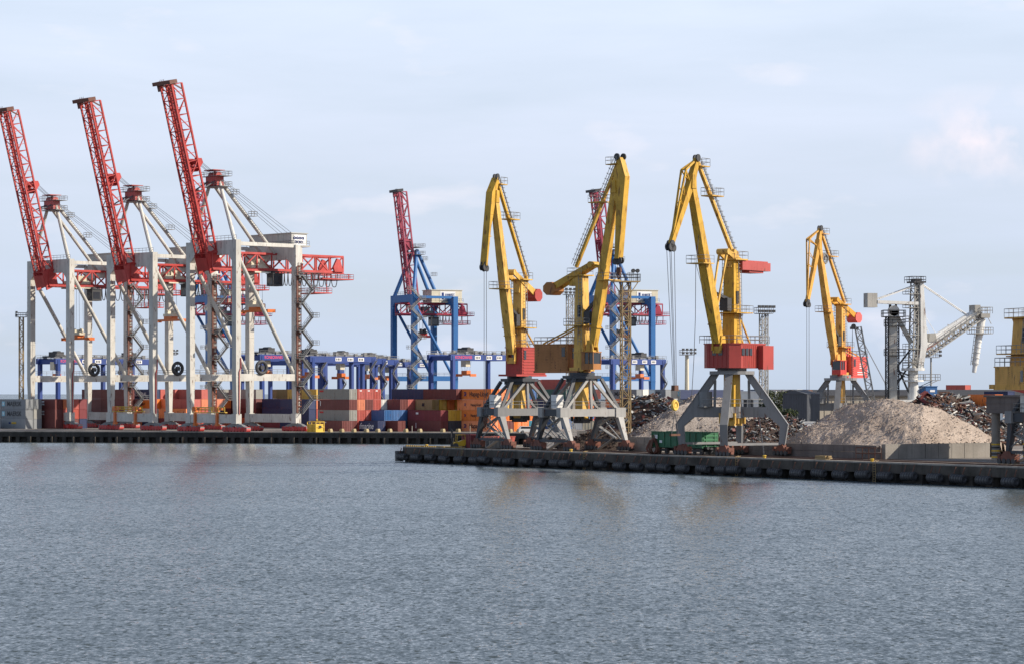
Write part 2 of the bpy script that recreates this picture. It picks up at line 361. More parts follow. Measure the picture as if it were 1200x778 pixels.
# ------------------------------------------------------------------ the setting
Qd = Vector((math.cos(R(-58)), math.sin(R(-58)), 0)); Ed = Vector((-Qd.y, Qd.x, 0))   # along the near quay, and inland
QL = Vector((-19.1, 477.6, 0)); QROT = R(-58)
def Q(t, off, z=DECK): return QL + Qd * t + Ed * off + Zv * z
FA, FB = Vector((-12, 640, 0)), Vector((-125, 667, 0))                     # far quay edge
FD = (FB - FA).normalized()
NECK = FA - FD * 15.4
def water_material():
    m = bpy.data.materials.new('water'); m.use_nodes = True
    t = m.node_tree; N = t.nodes; K = t.links.new; b = N['Principled BSDF']
    b.inputs['Base Color'].default_value = (0.078, 0.098, 0.108, 1)
    b.inputs['Roughness'].default_value = 0.06; b.inputs['IOR'].default_value = 1.33
    g = N.new('ShaderNodeNewGeometry')
    def layer(sc, det, sx, sy, rot, dist):
        p = N.new('ShaderNodeMapping'); p.inputs['Scale'].default_value = (sx, sy, 1); p.inputs['Rotation'].default_value = (0, 0, R(rot))
        n = N.new('ShaderNodeTexNoise'); n.inputs['Scale'].default_value = sc; n.inputs['Detail'].default_value = det; n.inputs['Roughness'].default_value = 0.55
        n.inputs['Distortion'].default_value = 0.4
        K(g.outputs['Position'], p.inputs['Vector']); K(p.outputs[0], n.inputs['Vector'])
        return n.outputs['Fac'], dist
    # facet slopes come straight from colour noise, so far ripples stay as steep as near ones
    def slopes(fx, fy, rot, amp, det, off):
        p = N.new('ShaderNodeMapping'); p.inputs['Scale'].default_value = (fx, fy, 1); p.inputs['Rotation'].default_value = (0, 0, R(rot)); p.inputs['Location'].default_value = (off, off * 2, off)
        n = N.new('ShaderNodeTexNoise'); n.inputs['Scale'].default_value = 1.0; n.inputs['Detail'].default_value = det; n.inputs['Roughness'].default_value = 0.6
        K(g.outputs['Position'], p.inputs['Vector']); K(p.outputs[0], n.inputs['Vector'])
        a = N.new('ShaderNodeVectorMath'); a.operation = 'SUBTRACT'; a.inputs[1].default_value = (0.5, 0.5, 0.5)
        K(n.outputs['Color'], a.inputs[0])
        c = N.new('ShaderNodeVectorMath'); c.operation = 'MULTIPLY'; c.inputs[1].default_value = (amp * 0.8, amp, 0)
        K(a.outputs[0], c.inputs[0]); return c.outputs[0]
    acc = None
    for args in ((4.6, 2.3, 14, 0.86, 3, 0), (1.1, 0.5, -10, 0.34, 3, 7), (0.06, 0.035, 5, 0.10, 2, 3)):
        v = slopes(*args)
        if acc is None: acc = v
        else:
            a = N.new('ShaderNodeVectorMath'); a.operation = 'ADD'; K(acc, a.inputs[0]); K(v, a.inputs[1]); acc = a.outputs[0]
    pm = N.new('ShaderNodeMapping'); pm.inputs['Scale'].default_value = (0.010, 0.020, 1)
    pn = N.new('ShaderNodeTexNoise'); pn.inputs['Scale'].default_value = 1.0; pn.inputs['Detail'].default_value = 3
    K(g.outputs['Position'], pm.inputs['Vector']); K(pm.outputs[0], pn.inputs['Vector'])
    pr = N.new('ShaderNodeMapRange'); pr.inputs['From Min'].default_value = 0.35; pr.inputs['From Max'].default_value = 0.65
    pr.inputs['To Min'].default_value = 0.75; pr.inputs['To Max'].default_value = 1.1
    K(pn.outputs['Fac'], pr.inputs['Value'])
    le = N.new('ShaderNodeVectorMath'); le.operation = 'LENGTH'; K(acc, le.inputs[0])
    l2 = N.new('ShaderNodeMath'); l2.operation = 'MULTIPLY_ADD'; l2.inputs[1].default_value = 3.0; l2.inputs[2].default_value = 0.30; K(le.outputs['Value'], l2.inputs[0])
    l3 = N.new('ShaderNodeMath'); l3.operation = 'MULTIPLY'; K(l2.outputs[0], l3.inputs[0]); K(pr.outputs[0], l3.inputs[1])
    sc = N.new('ShaderNodeVectorMath'); sc.operation = 'SCALE'; K(acc, sc.inputs[0]); K(l3.outputs[0], sc.inputs['Scale'])
    # scattered steeper wavelet faces
    p = N.new('ShaderNodeMapping'); p.inputs['Scale'].default_value = (1.9, 1.0, 1); p.inputs['Rotation'].default_value = (0, 0, R(6))
    n = N.new('ShaderNodeTexNoise'); n.inputs['Scale'].default_value = 1.0; n.inputs['Detail'].default_value = 3.5; n.inputs['Roughness'].default_value = 0.62; n.inputs['Distortion'].default_value = 0.3
    K(g.outputs['Position'], p.inputs['Vector']); K(p.outputs[0], n.inputs['Vector'])
    st = N.new('ShaderNodeMapRange'); st.inputs['From Min'].default_value = 0.585; st.inputs['From Max'].default_value = 0.70; st.inputs['To Min'].default_value = 0.0; st.inputs['To Max'].default_value = -0.85
    K(n.outputs['Fac'], st.inputs['Value'])
    sm_ = N.new('ShaderNodeMath'); sm_.operation = 'MULTIPLY'; K(st.outputs[0], sm_.inputs[0]); K(pr.outputs[0], sm_.inputs[1])
    cb_ = N.new('ShaderNodeCombineXYZ'); K(sm_.outputs[0], cb_.inputs['Y'])
    s2 = N.new('ShaderNodeVectorMath'); s2.operation = 'ADD'; K(sc.outputs[0], s2.inputs[0]); K(cb_.outputs[0], s2.inputs[1])
    a = N.new('ShaderNodeVectorMath'); a.operation = 'ADD'; a.inputs[1].default_value = (0.0, -0.125, 1); K(s2.outputs[0], a.inputs[0])
    nn = N.new('ShaderNodeVectorMath'); nn.operation = 'NORMALIZE'; K(a.outputs[0], nn.inputs[0]); nrm = nn.outputs[0]
    K(nrm, b.inputs['Normal'])
    return m
wm = MB(); wm.add([(-9000, -300, 0), (9000, -300, 0), (9000, 24000, 0), (-9000, 24000, 0)], [(0, 1, 2, 3)])
tag(wm.build('water', water_material()), kind='structure')

def ground_material():
    m = bpy.data.materials.new('quay_ground'); m.use_nodes = True
    t = m.node_tree; N = t.nodes; K = t.links.new; b = N['Principled BSDF']; b.inputs['Roughness'].default_value = 0.9
    g = N.new('ShaderNodeNewGeometry')
    n1 = N.new('ShaderNodeTexNoise'); n1.inputs['Scale'].default_value = 0.08; n1.inputs['Detail'].default_value = 8
    n2 = N.new('ShaderNodeTexNoise'); n2.inputs['Scale'].default_value = 0.9; n2.inputs['Detail'].default_value = 6
    K(g.outputs['Position'], n1.inputs['Vector']); K(g.outputs['Position'], n2.inputs['Vector'])
    r1 = N.new('ShaderNodeValToRGB'); r1.color_ramp.elements[0].position = 0.35; r1.color_ramp.elements[0].color = (0.17, 0.15, 0.13, 1)
    r1.color_ramp.elements[1].position = 0.65; r1.color_ramp.elements[1].color = (0.36, 0.32, 0.28, 1)
    r2 = N.new('ShaderNodeValToRGB'); r2.color_ramp.elements[0].position = 0.35; r2.color_ramp.elements[0].color = (0.55, 0.52, 0.5, 1)
    r2.color_ramp.elements[1].position = 0.6; r2.color_ramp.elements[1].color = (1, 1, 1, 1)
    x = N.new('ShaderNodeMix'); x.data_type = 'RGBA'; x.blend_type = 'MULTIPLY'; x.inputs['Factor'].default_value = 0.8
    K(n1.outputs['Fac'], r1.inputs[0]); K(n2.outputs['Fac'], r2.inputs[0]); K(r1.outputs[0], x.inputs['A']); K(r2.outputs[0], x.inputs['B'])
    K(x.outputs['Result'], b.inputs['Base Color'])
    return m
inset = 0.9
poly = [Q(0.5, inset), Q(300, inset), Vector((1800, 225, DECK)), Vector((2600, 3200, DECK)), Vector((-2600, 3200, DECK)),
        FB + FD * 600 + Vector((0.2, 0.97, 0)) * inset + Zv * DECK, NECK + Vector((0.2, 0.97, 0)) * inset + Zv * DECK, Q(0.5, 27.5)]
gm = MB(); gm.add(poly, [tuple(range(len(poly)))])
tag(gm.build('quay_ground', ground_material()), kind='structure')
def quay_face(p, q, name, mtop, mlow, pitch, slab_z, pw, end_cap=0.0):
    # a deck slab on piers with a dark recess below, and a coping kerb on top
    p = Vector(p); q = Vector(q); d = (q - p).normalized(); n = Vector((d.y, -d.x, 0))     # outward normal is right of p->q
    LN = (q - p).length
    m = MB()
    mid = (p + q) / 2; rz = math.atan2(d.y, d.x)
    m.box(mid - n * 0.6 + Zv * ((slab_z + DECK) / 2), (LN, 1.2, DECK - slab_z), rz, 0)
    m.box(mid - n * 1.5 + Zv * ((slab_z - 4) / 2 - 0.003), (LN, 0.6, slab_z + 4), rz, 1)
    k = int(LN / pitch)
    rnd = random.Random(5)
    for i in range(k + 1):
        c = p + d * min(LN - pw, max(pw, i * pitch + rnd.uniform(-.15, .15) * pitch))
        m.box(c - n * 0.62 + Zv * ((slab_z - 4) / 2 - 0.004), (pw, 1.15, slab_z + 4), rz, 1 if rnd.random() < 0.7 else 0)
    o = m.build(name, [mtop, mlow]); tag(o, kind='structure')
    c = MB(); c.box(mid - n * 0.32 + Zv * (DECK + 0.10), (LN - 0.02, 0.5, 0.2), rz)
    tag(c.build('kerb', M_['kerb_concrete']), kind='structure')
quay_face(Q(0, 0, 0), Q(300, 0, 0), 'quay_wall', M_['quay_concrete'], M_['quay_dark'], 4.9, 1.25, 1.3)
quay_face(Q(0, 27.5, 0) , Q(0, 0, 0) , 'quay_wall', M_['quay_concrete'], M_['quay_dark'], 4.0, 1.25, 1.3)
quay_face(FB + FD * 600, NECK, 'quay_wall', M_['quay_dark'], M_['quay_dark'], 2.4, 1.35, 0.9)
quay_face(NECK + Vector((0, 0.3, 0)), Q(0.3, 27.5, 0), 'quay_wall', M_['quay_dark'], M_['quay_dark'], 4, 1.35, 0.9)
# crane rails on the near pier and on the far quay, a few millimetres proud of the concrete
for off in (2.8, 13.6):
    m = MB(); m.box(Q(140, off, DECK + 0.05), (278, 0.14, 0.1), QROT)
    m.box(Q(140, off, DECK + 0.006), (278, 0.34, 0.012), QROT)
    tag(m.build('rail_track', M_['rust']), kind='structure')
for off in (7.4, 9.0):
    m = MB(); m.box(Q(140, off, DECK + 0.06), (270, 0.10, 0.12), QROT); tag(m.build('rail_track', M_['rust']), kind='structure')
# earth strip behind the pier tracks
# ------------------------------------------------------------------ heaps
from mathutils import noise as mnoise
def heap(name, label, cat, ridge, height, slope, mats, res=0.45, rough=0.5, floor=DECK, seed=0.0, clip=None, flat=0.0, chunk=None, bigamp=0.9, group=None):
    # heap of loose material: height falls off with the distance to a ridge line; the surface is broken up by several noises
    xs = [p[0] for p in ridge]; ys = [p[1] for p in ridge]
    rad = height / slope + 2.5
    x0, x1, y0, y1 = min(xs) - rad, max(xs) + rad, min(ys) - rad, max(ys) + rad
    nx = int((x1 - x0) / res); ny = int((y1 - y0) / res)
    def dist(x, y):
        best = 1e9; hh = 0
        for i in range(len(ridge) - 1):
            ax, ay, ah = ridge[i]; bx, by, bh = ridge[i + 1]
            dx, dy = bx - ax, by - ay; l2 = dx * dx + dy * dy
            t = max(0, min(1, ((x - ax) * dx + (y - ay) * dy) / l2)) if l2 else 0
            dd = math.hypot(x - ax - t * dx, y - ay - t * dy); h = (ah + (bh - ah) * t)
            v = h * height - slope * dd
            if v > best or best == 1e9: best = v
        return best
    V = []; F = []; H = []; idx = {}
    for j in range(ny + 1):
        for i in range(nx + 1):
            x = x0 + i * res; y = y0 + j * res
            v = Vector((x, y, seed))
            big = mnoise.fractal(v * 0.10, 1.0, 2.0, 3) * 1.0
            gul = mnoise.fractal(v * 0.35, 1.0, 2.0, 3) * 0.45
            fin = mnoise.fractal(v * 1.3, 0.8, 2.0, 3) * 0.28 * rough
            h = dist(x, y)
            if flat: h = h if h < height * flat else height * flat + (h - height * flat) * 0.25
            amp = max(0.0, min(1.0, h / (height * 0.35)))
            z = h + big * bigamp * amp + gul * amp * rough * 1.2 + fin * max(0.15, amp)
            if clip: z = min(z, clip(x, y) + fin * 0.4)
            H.append(z)
    for j in range(ny):
        for i in range(nx):
            q = [j * (nx + 1) + i, j * (nx + 1) + i + 1, (j + 1) * (nx + 1) + i + 1, (j + 1) * (nx + 1) + i]
            if max(H[a] for a in q) < -0.05 or min(H[a] for a in q) < -5: continue
            f = []
            for a in q:
                if a not in idx:
                    idx[a] = len(V); V.append((x0 + (a % (nx + 1)) * res, y0 + (a // (nx + 1)) * res, floor + max(H[a], -0.3)))
                f.append(idx[a])
            F.append(tuple(f))
    me = MB(); me.v = V; me.f = F; me.mi = [0] * len(F)
    rnd = random.Random(int(seed * 10) + 3)
    if chunk:
        n, smin, smax, kind, mlist = chunk
        top = [v for v in V if v[2] > floor + 0.2]
        for k in range(n):
            p = Vector(rnd.choice(top)) + Vector((rnd.uniform(-.3, .3), rnd.uniform(-.3, .3), rnd.uniform(-0.05, 0.22)))
            s = rnd.uniform(smin, smax)
            Mx = Matrix.Translation(p) @ Matrix.Rotation(rnd.uniform(0, 6.3), 4, 'Z') @ Matrix.Rotation(rnd.uniform(-.9, .9), 4, 'X') @ Matrix.Rotation(rnd.uniform(-.6, .6), 4, 'Y')
            b = MB(Mx); mi = rnd.choice(mlist)
            if kind == 'scrap':
                r = rnd.random()
                if r < 0.06: b.tube((-s * 2.6, 0, 0), (s * 2.6, 0, .3), s * .28, None, 8)
                elif r < 0.10: b.box((0, 0, 0), (s * 5.5, .22, .3))
                elif r < 0.13: b.box((0, 0, 0), (s * 3.2, s * 2.2, .1)); b.box((0, 0, .3), (s * 2.6, .12, .5))
                elif r < 0.5: b.box((0, 0, 0), (s * rnd.uniform(.8, 2.2), s * rnd.uniform(.4, 1.1), 0.08))
                elif r < 0.8: b.box((0, 0, 0), (s * rnd.uniform(1.5, 3.5), 0.16, 0.16))
                else: b.box((0, 0, 0), (s, s * .8, s * .7))
            else:
                b.add([(-s, -s * .7, -s * .5), (s * .9, -s * .8, -s * .4), (s, s * .7, -s * .5), (-s * .8, s * .8, -s * .3), (-s * .5, -s * .5, s * .6), (s * .6, -s * .4, s * .5), (s * .5, s * .5, s * .7), (-s * .6, s * .4, s * .4)], MB.BF)
            me.add(b.v, b.f, mi)
    o = me.build(name, mats)
    tag(o, label, cat, group); return o
def loose_material(name, c1, c2, c3, sc=1.0):
    m = bpy.data.materials.new(name); m.use_nodes = True
    t = m.node_tree; N = t.nodes; K = t.links.new; b = N['Principled BSDF']; b.inputs['Roughness'].default_value = 0.95; b.inputs['Specular IOR Level'].default_value = 0.1
    g = N.new('ShaderNodeNewGeometry')
    n1 = N.new('ShaderNodeTexNoise'); n1.inputs['Scale'].default_value = 0.22 * sc; n1.inputs['Detail'].default_value = 6
    n2 = N.new('ShaderNodeTexNoise'); n2.inputs['Scale'].default_value = 3.2 * sc; n2.inputs['Detail'].default_value = 5; n2.inputs['Roughness'].default_value = 0.7
    for n in (n1, n2): K(g.outputs['Position'], n.inputs['Vector'])
    r1 = N.new('ShaderNodeValToRGB'); r1.color_ramp.elements[0].position = 0.38; r1.color_ramp.elements[0].color = (*c1, 1)
    r1.color_ramp.elements[1].position = 0.62; r1.color_ramp.elements[1].color = (*c2, 1)
    r2 = N.new('ShaderNodeMapRange'); r2.inputs['From Min'].default_value = 0.50; r2.inputs['From Max'].default_value = 0.66
    x = N.new('ShaderNodeMix'); x.data_type = 'RGBA'; x.inputs['B'].default_value = (*c3, 1)
    f = N.new('ShaderNodeMath'); f.operation = 'MULTIPLY'; f.inputs[1].default_value = 0.75
    K(n1.outputs['Fac'], r1.inputs[0]); K(n2.outputs['Fac'], r2.inputs['Value']); K(r2.outputs[0], f.inputs[0]); K(f.outputs[0], x.inputs['Factor'])
    K(r1.outputs[0], x.inputs['A']); K(x.outputs['Result'], b.inputs['Base Color'])
    bp = N.new('ShaderNodeBump'); bp.inputs['Strength'].default_value = 0.7; bp.inputs['Distance'].default_value = 0.35
    K(n2.outputs['Fac'], bp.inputs['Height']); K(bp.outputs[0], b.inputs['Normal'])
    return m
GRAVEL = loose_material('gravel', (0.42, 0.34, 0.28), (0.55, 0.455, 0.38), (0.26, 0.205, 0.17))
GRAVEL2 = loose_material('grey_gravel', (0.30, 0.262, 0.235), (0.43, 0.375, 0.335), (0.15, 0.125, 0.11))
SOIL = loose_material('dark_soil', (0.085, 0.065, 0.055), (0.15, 0.12, 0.10), (0.05, 0.04, 0.035))
SCRAP = loose_material('scrap_bed', (0.06, 0.045, 0.04), (0.13, 0.09, 0.075), (0.03, 0.025, 0.022), 1.6)
def pt2(p, h=1.0): return (p.x, p.y, h)
sm = [SCRAP, M_['rust'], M_['grey_steel'], M_['dark_steel'], M_['box_brown'], M_['box_slate'], M_['box_white'], M_['bogie_rust']]
heap('gravel_pile', 'large beige gravel pile behind the concrete block wall on the pier', 'gravel pile',
     [pt2(Q(92, 24.3), 0.95), pt2(Q(99.3, 26.3), 0.98), pt2(Q(106, 30.6), 0.98)], 8.2, 0.64, [GRAVEL, GRAVEL2], 0.36, 0.55, seed=1.0,
     clip=lambda x, y: min(1.9 + ((Vector((x, y, 0)) - QL).dot(Ed) - 15.3) * (0.78 if (Vector((x, y, 0)) - QL).dot(Ed) > 15.3 else 40), 2.1 + (111.4 - (Vector((x, y, 0)) - QL).dot(Qd)) * (0.78 if (Vector((x, y, 0)) - QL).dot(Qd) < 111.4 else 40)), chunk=(3200, 0.05, 0.13, 'stone', [0, 0, 1]), bigamp=0.5)
heap('gravel_pile', 'grey beige gravel pile sloping down beside the scrap, behind the green wagon', 'gravel pile',
     [pt2(W(764, 7.05), 0.36), pt2(W(790, 7.0), 0.72), pt2(W(816, 6.9), 1.0), pt2(W(846, 6.6), 0.93)], 8.9, 0.54, [GRAVEL2, GRAVEL], 0.45, 0.55, seed=4.0, chunk=(2400, 0.07, 0.20, 'stone', [0, 1]))
heap('gravel_pile', 'small pale gravel mound seen under the portal beam of the tallest yellow crane', 'gravel pile',
     [pt2(W(828, 7.0), 1.0), pt2(W(868, 6.9), 0.9)], 4.9, 0.62, [GRAVEL, GRAVEL2], 0.4, 0.5, seed=6.0, chunk=(700, 0.06, 0.18, 'stone', [0, 1]))
heap('scrap_heap', 'dark rusty scrap metal heap left of the grey gravel pile', 'scrap heap',
     [pt2(W(738, 5.6), 1.0), pt2(W(766, 5.6), 1.0), pt2(W(788, 5.5), 0.88)], 8.9, 0.85, sm, 0.6, 0.8, seed=8.0, chunk=(2600, 0.22, 0.70, 'scrap', [0, 0, 1, 1, 2, 2, 3, 3, 3, 4, 5, 6, 6, 7]))
heap('scrap_heap', 'dark low scrap heap right of the green wagon behind the block wall', 'scrap heap',
     [pt2(W(868, 7.15), 1.0), pt2(W(900, 7.1), 1.1), pt2(W(930, 7.0), 1.15)], 5.0, 0.75, sm, 0.5, 0.8, seed=11.0, chunk=(3200, 0.12, 0.36, 'scrap', [0, 0, 1, 2, 2, 3, 3, 3, 4, 6]))
heap('scrap_heap', 'tall tangled scrap metal heap behind the right shoulder of the beige gravel pile', 'scrap heap',
     [pt2(W(1068, 6.5), .92), pt2(W(1095, 6.5), 1.0), pt2(W(1128, 6.4), 0.95), pt2(W(1172, 6.2), .72)], 9.6, 0.8, sm, 0.6, 0.9, seed=15.0, chunk=(4200, 0.22, 0.75, 'scrap', [0, 0, 1, 1, 1, 2, 2, 3, 3, 3, 4, 5, 6, 6, 7]))
heap('soil_heap', 'low dark soil heap between the legs of the first two yellow cranes', 'soil heap',
     [pt2(Q(33, 17), 1.0), pt2(Q(38, 19), 0.9)], 3.4, 0.62, [SOIL, SCRAP], 0.35, 0.7, seed=19.0, chunk=(700, 0.06, 0.25, 'stone', [0, 1]))
# ------------------------------------------------------------------ block walls round the gravel
def block_wall(p, q, h, name, label, mt, n=None, courses=2):
    p = Vector(p); q = Vector(q); d = q - p; LN = d.length; d.normalize(); rz = math.atan2(d.y, d.x)
    rnd = random.Random(int(LN * 7)); m = MB(); n = n or max(2, int(LN / 2.4)); w = LN / n
    for c in range(courses):
        for i in range(n):
            cc = p + d * (w * (i + 0.5)); hh = h / courses
            m.box(cc + Zv * (hh * (c + 0.5)) + Vector((rnd.uniform(-.03, .03), rnd.uniform(-.03, .03), 0)), (w - 0.05, 0.9 - 0.1 * c, hh - 0.04), rz + rnd.uniform(-.006, .006))
    return tag(m.build(name, mt), label, 'wall')
block_wall(Q(70, 14.7), Q(111.5, 14.7), 2.0, 'block_wall', 'long low dark concrete block wall along the pier in front of the gravel', M_['gallery_concrete'])
block_wall(Q(112, 15.2), Q(112, 35), 2.2, 'block_wall', 'pale concrete slab wall at the right foot of the large gravel pile', M_['block_concrete'], 8, 1)
block_wall(Q(47, 16), Q(56, 16), 2.4, 'block_wall', 'stacked concrete blocks behind the right legs of the brown housed crane', M_['block_concrete'], 4, 2)
block_wall(W(676, 6.4), W(716, 6.4), 2.6, 'block_wall', 'pale low concrete block wall under the beige skip', M_['block_concrete'], 4, 2)
# ------------------------------------------------------------------ slewing portal cranes on the near pier
def lp(a, b, t): return Vector(a).lerp(Vector(b), t)
def bogie_small(root, c, ax, mt, nm='bogie'):
    # two-wheel rail bogie with a sloping housing, ax = rail direction
    m = MB(); c = Vector(c); ax = Vector(ax).normalized()
    side = Vector((-ax.y, ax.x, 0))
    m.prism([(-1.6, 0.45), (1.6, 0.45), (1.7, 0.9), (1.0, 1.1), (0.5, 1.75), (-0.5, 1.75), (-1.0, 1.1), (-1.7, 0.9)], c, ax, Zv, 0.7)
    for s in (-1, 1):
        m.box(c + ax * (1.45 * s) + side * 0.05 + Zv * 1.0, (0.4, 1.0, 0.7), math.atan2(ax.y, ax.x))
        m.box(c + ax * (1.85 * s) + Zv * 0.55, (0.25, 0.5, 0.35), math.atan2(ax.y, ax.x))
    o = m.build(nm, mt, root)
    w = MB()
    for s in (-1.35, -0.45, 0.45, 1.35): w.wheel(c + ax * s + Zv * 0.42, side, 0.36, 0.95, 12)
    w.build('wheel_set', M_['dark_steel'], o)
    return o
def portal_lattice(root, top, cols, a=5.4, bx=2.75, fx=4.9):
    mA, mB_, mR = cols
    # a: half gauge across the pier (y), bx: half ring along the pier (x), fx: half wheelbase (x)
    zr0, zr1 = 5.7, 6.9
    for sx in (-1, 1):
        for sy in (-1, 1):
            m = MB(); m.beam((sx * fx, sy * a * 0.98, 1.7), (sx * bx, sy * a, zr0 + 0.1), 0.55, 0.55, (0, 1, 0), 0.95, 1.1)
            m.build('leg', mB_ if sx > 0 else mA, root)  # lighter paint on the sunward legs, shaded paint on the rest
            bogie_small(root, (sx * fx, sy * a * 0.98, 0.12), (1, 0, 0), mR)
    m = MB()
    for sx in (-1, 1):
        m.bb(sx * bx - 0.45, sx * bx + 0.45, -a + 0.95, a - 0.95, zr0, zr1)
        for sy in (-1, 1):
            m.bb(sx * bx - 0.62, sx * bx + 0.62, sy * a - 0.95, sy * a + 0.95, zr0 - 0.15, zr1 + 0.22)
        m.cut()
    m.parts('portal_beam', mB_, root)
    m = MB()
    for sy in (-1, 1): m.bb(-bx + .62, bx - .62, sy * a - 0.6, sy * a + 0.6, zr0 + 0.05, zr1 - 0.05)
    m.parts('portal_beam', mA, root)
    m = MB()
    for sy in (-1, 1): m.beam((-fx, sy * a * .98, 1.75), (fx, sy * a * .98, 1.75), 0.4, 0.4)
    m.parts('tie_beam', mA, root)
    tr = 3.0
    m = MB()
    for sx in (-1, 1):                         # inverted V and post on the faces across the pier
        for sy in (-1, 1): m.beam((sx * bx, sy * (a - 0.5), zr1), (sx * 2.3, sy * 0.35, top - 0.5), 0.42, 0.5, (1, 0, 0))
        m.beam((sx * bx, 0, zr1), (sx * 2.35, 0, top - 0.5), 0.42, 0.42, (1, 0, 0))
    m.parts('brace', mB_, root)
    m = MB()
    for sy in (-1, 1):
        for sx in (-1, 1): m.beam((sx * bx, sy * (a - 0.15), zr1 + 0.1), (sx * 1.7, sy * 2.6, top - 0.5), 0.45, 0.5, (0, 1, 0))
    m.parts('brace', mA, root)
    m = MB()
    m.prism([(tr * math.cos(t * math.pi / 4 + math.pi / 8) * 1.08, tr * math.sin(t * math.pi / 4 + math.pi / 8) * 1.08) for t in range(8)], (0, 0, top - 0.25), (1, 0, 0), (0, 1, 0), 0.5)
    m.prism([(2.6 * math.cos(t * math.pi / 4 + math.pi / 8), 2.6 * math.sin(t * math.pi / 4 + math.pi / 8)) for t in range(8)], (0, 0, top - 0.75), (1, 0, 0), (0, 1, 0), 0.5)
    m.wheel((0, 0, top + 0.25), Zv, 2.1, 0.5, 24)
    m.build('slewing_ring', mA, root)
    # walkway with rails round the ring, stairs between the left legs
    m = MB(); m.rail([(-bx, -a, zr1 + .1), (bx, -a, zr1 + .1), (bx, a, zr1 + .1), (-bx, a, zr1 + .1)], 1.1, 1.8, 0.04, True)
    for k in range(3):
        y0 = -a + 1.0
        s = 1 if k % 2 else -1
        m.beam((s * 2.4, -a * .9, 0.3 + 1.9 * k), (-s * 2.4, -a * .9, 2.2 + 1.9 * k), 0.7, 0.12)
        m.rail([(s * 2.4, -a * .9 - .35, 0.3 + 1.9 * k), (-s * 2.4, -a * .9 - .35, 2.2 + 1.9 * k)], 1.0, 1.2, 0.04)
        m.beam((s * 2.4, a * .9, 0.3 + 1.9 * k), (-s * 2.4, a * .9, 2.2 + 1.9 * k), 0.7, 0.12)
    for s in (-1, 1):
        m.beam((s * 2.2, -a * .95, zr0), (-s * 3.6, -a * .95, 2.0), 0.16, 0.16)
        m.beam((s * 2.2, a * .95, zr0), (-s * 3.6, a * .95, 2.0), 0.16, 0.16)
    m.build('stairs', M_['rail_grey'], root)
    m = MB(); m.bb(-1.4, 0.2, -a + 0.3, -a + 1.7, zr1 + 0.1, zr1 + 2.3); m.build('switch_box', M_['loader_white'], root)
def portal_plate(root, top, cols):
    mA, mB_, mR = cols
    poly = [(7.1, 1.75), (7.95, 1.75), (8.45, 4.8), (3.1, top - 0.35), (2.0, top - 0.35), (2.75, top - 1.6), (5.2, 7.4), (1.2, 7.4), (1.2, 5.85), (5.7, 5.85), (7.25, 4.5)]
    for k in range(4):
        an = R(45 + 90 * k); r = Vector((math.cos(an), math.sin(an), 0)); nrm = Vector((-r.y, r.x, 0))
        m = MB()
        m.prism(poly, (0, 0, 0), r, Zv, 0.85)
        # flange strips standing proud along the outer edge
        m.beam(r * 7.97 + Zv * 1.75, r * 8.47 + Zv * 4.8, 1.15, 0.08, r)
        m.beam(r * 8.47 + Zv * 4.8, r * 3.12 + Zv * (top - 0.35), 1.15, 0.08, r + Zv)
        leg = m.build('leg', mA, root)
        p = MB(); p.beam(r * 2.62 + Zv * 7.4, r * 2.55 + Zv * (top - 1.2), 0.45, 0.35, r); p.wheel(r * 6.35 + Zv * 6.9, nrm, 0.28, 0.92, 12)
        p.build('post', mA, leg)
        bogie_small(root, r * 7.5 + Zv * 0.12, (1, 0, 0), mR)
    m = MB()
    m.prism([(1.75 * math.cos(t * math.pi / 4), 1.75 * math.sin(t * math.pi / 4)) for t in range(8)], (0, 0, 6.6), (1, 0, 0), (0, 1, 0), 1.7)
    m.build('hub', mA, root)
    m = MB()
    m.prism([(3.4 * math.cos(t * math.pi / 8), 3.4 * math.sin(t * math.pi / 8)) for t in range(16)], (0, 0, top - 0.1), (1, 0, 0), (0, 1, 0), 0.5)
    m.wheel((0, 0, top + 0.45), Zv, 2.2, 0.6, 24)
    m.build('slewing_ring', mA, root)
    m = MB(); m.beam((-5.3, 5.3, 1.9), (-5.3, -5.3, 1.9), 0.3, 0.35); m.beam((5.3, 5.3, 1.9), (5.3, -5.3, 1.9), 0.3, 0.35); 
    m.parts('tie_beam', mA, root)
    m = MB(); m.tube((-2.6, -3.0, 7.5), (-2.6, -3.0, 9.7), 1.0, None, 16); m.bb(-3.6, -1.6, -4.0, -2.0, 7.36, 7.5); m.build('tank', M_['grey_steel'], root)
    m = MB(); m.rail([Vector((math.cos(R(k * 45)), math.sin(R(k * 45)), 0)) * 5.0 + Zv * 7.42 for k in range(8)], 1.1, 1.8, 0.04, True)
    m.ladder((3.2, 3.6, 0.1), (3.0, 2.6, 7.4), (1, -1, 0), 0.7, 0.5, 0.05)
    m.build('stairs', M_['rail_grey'], root)

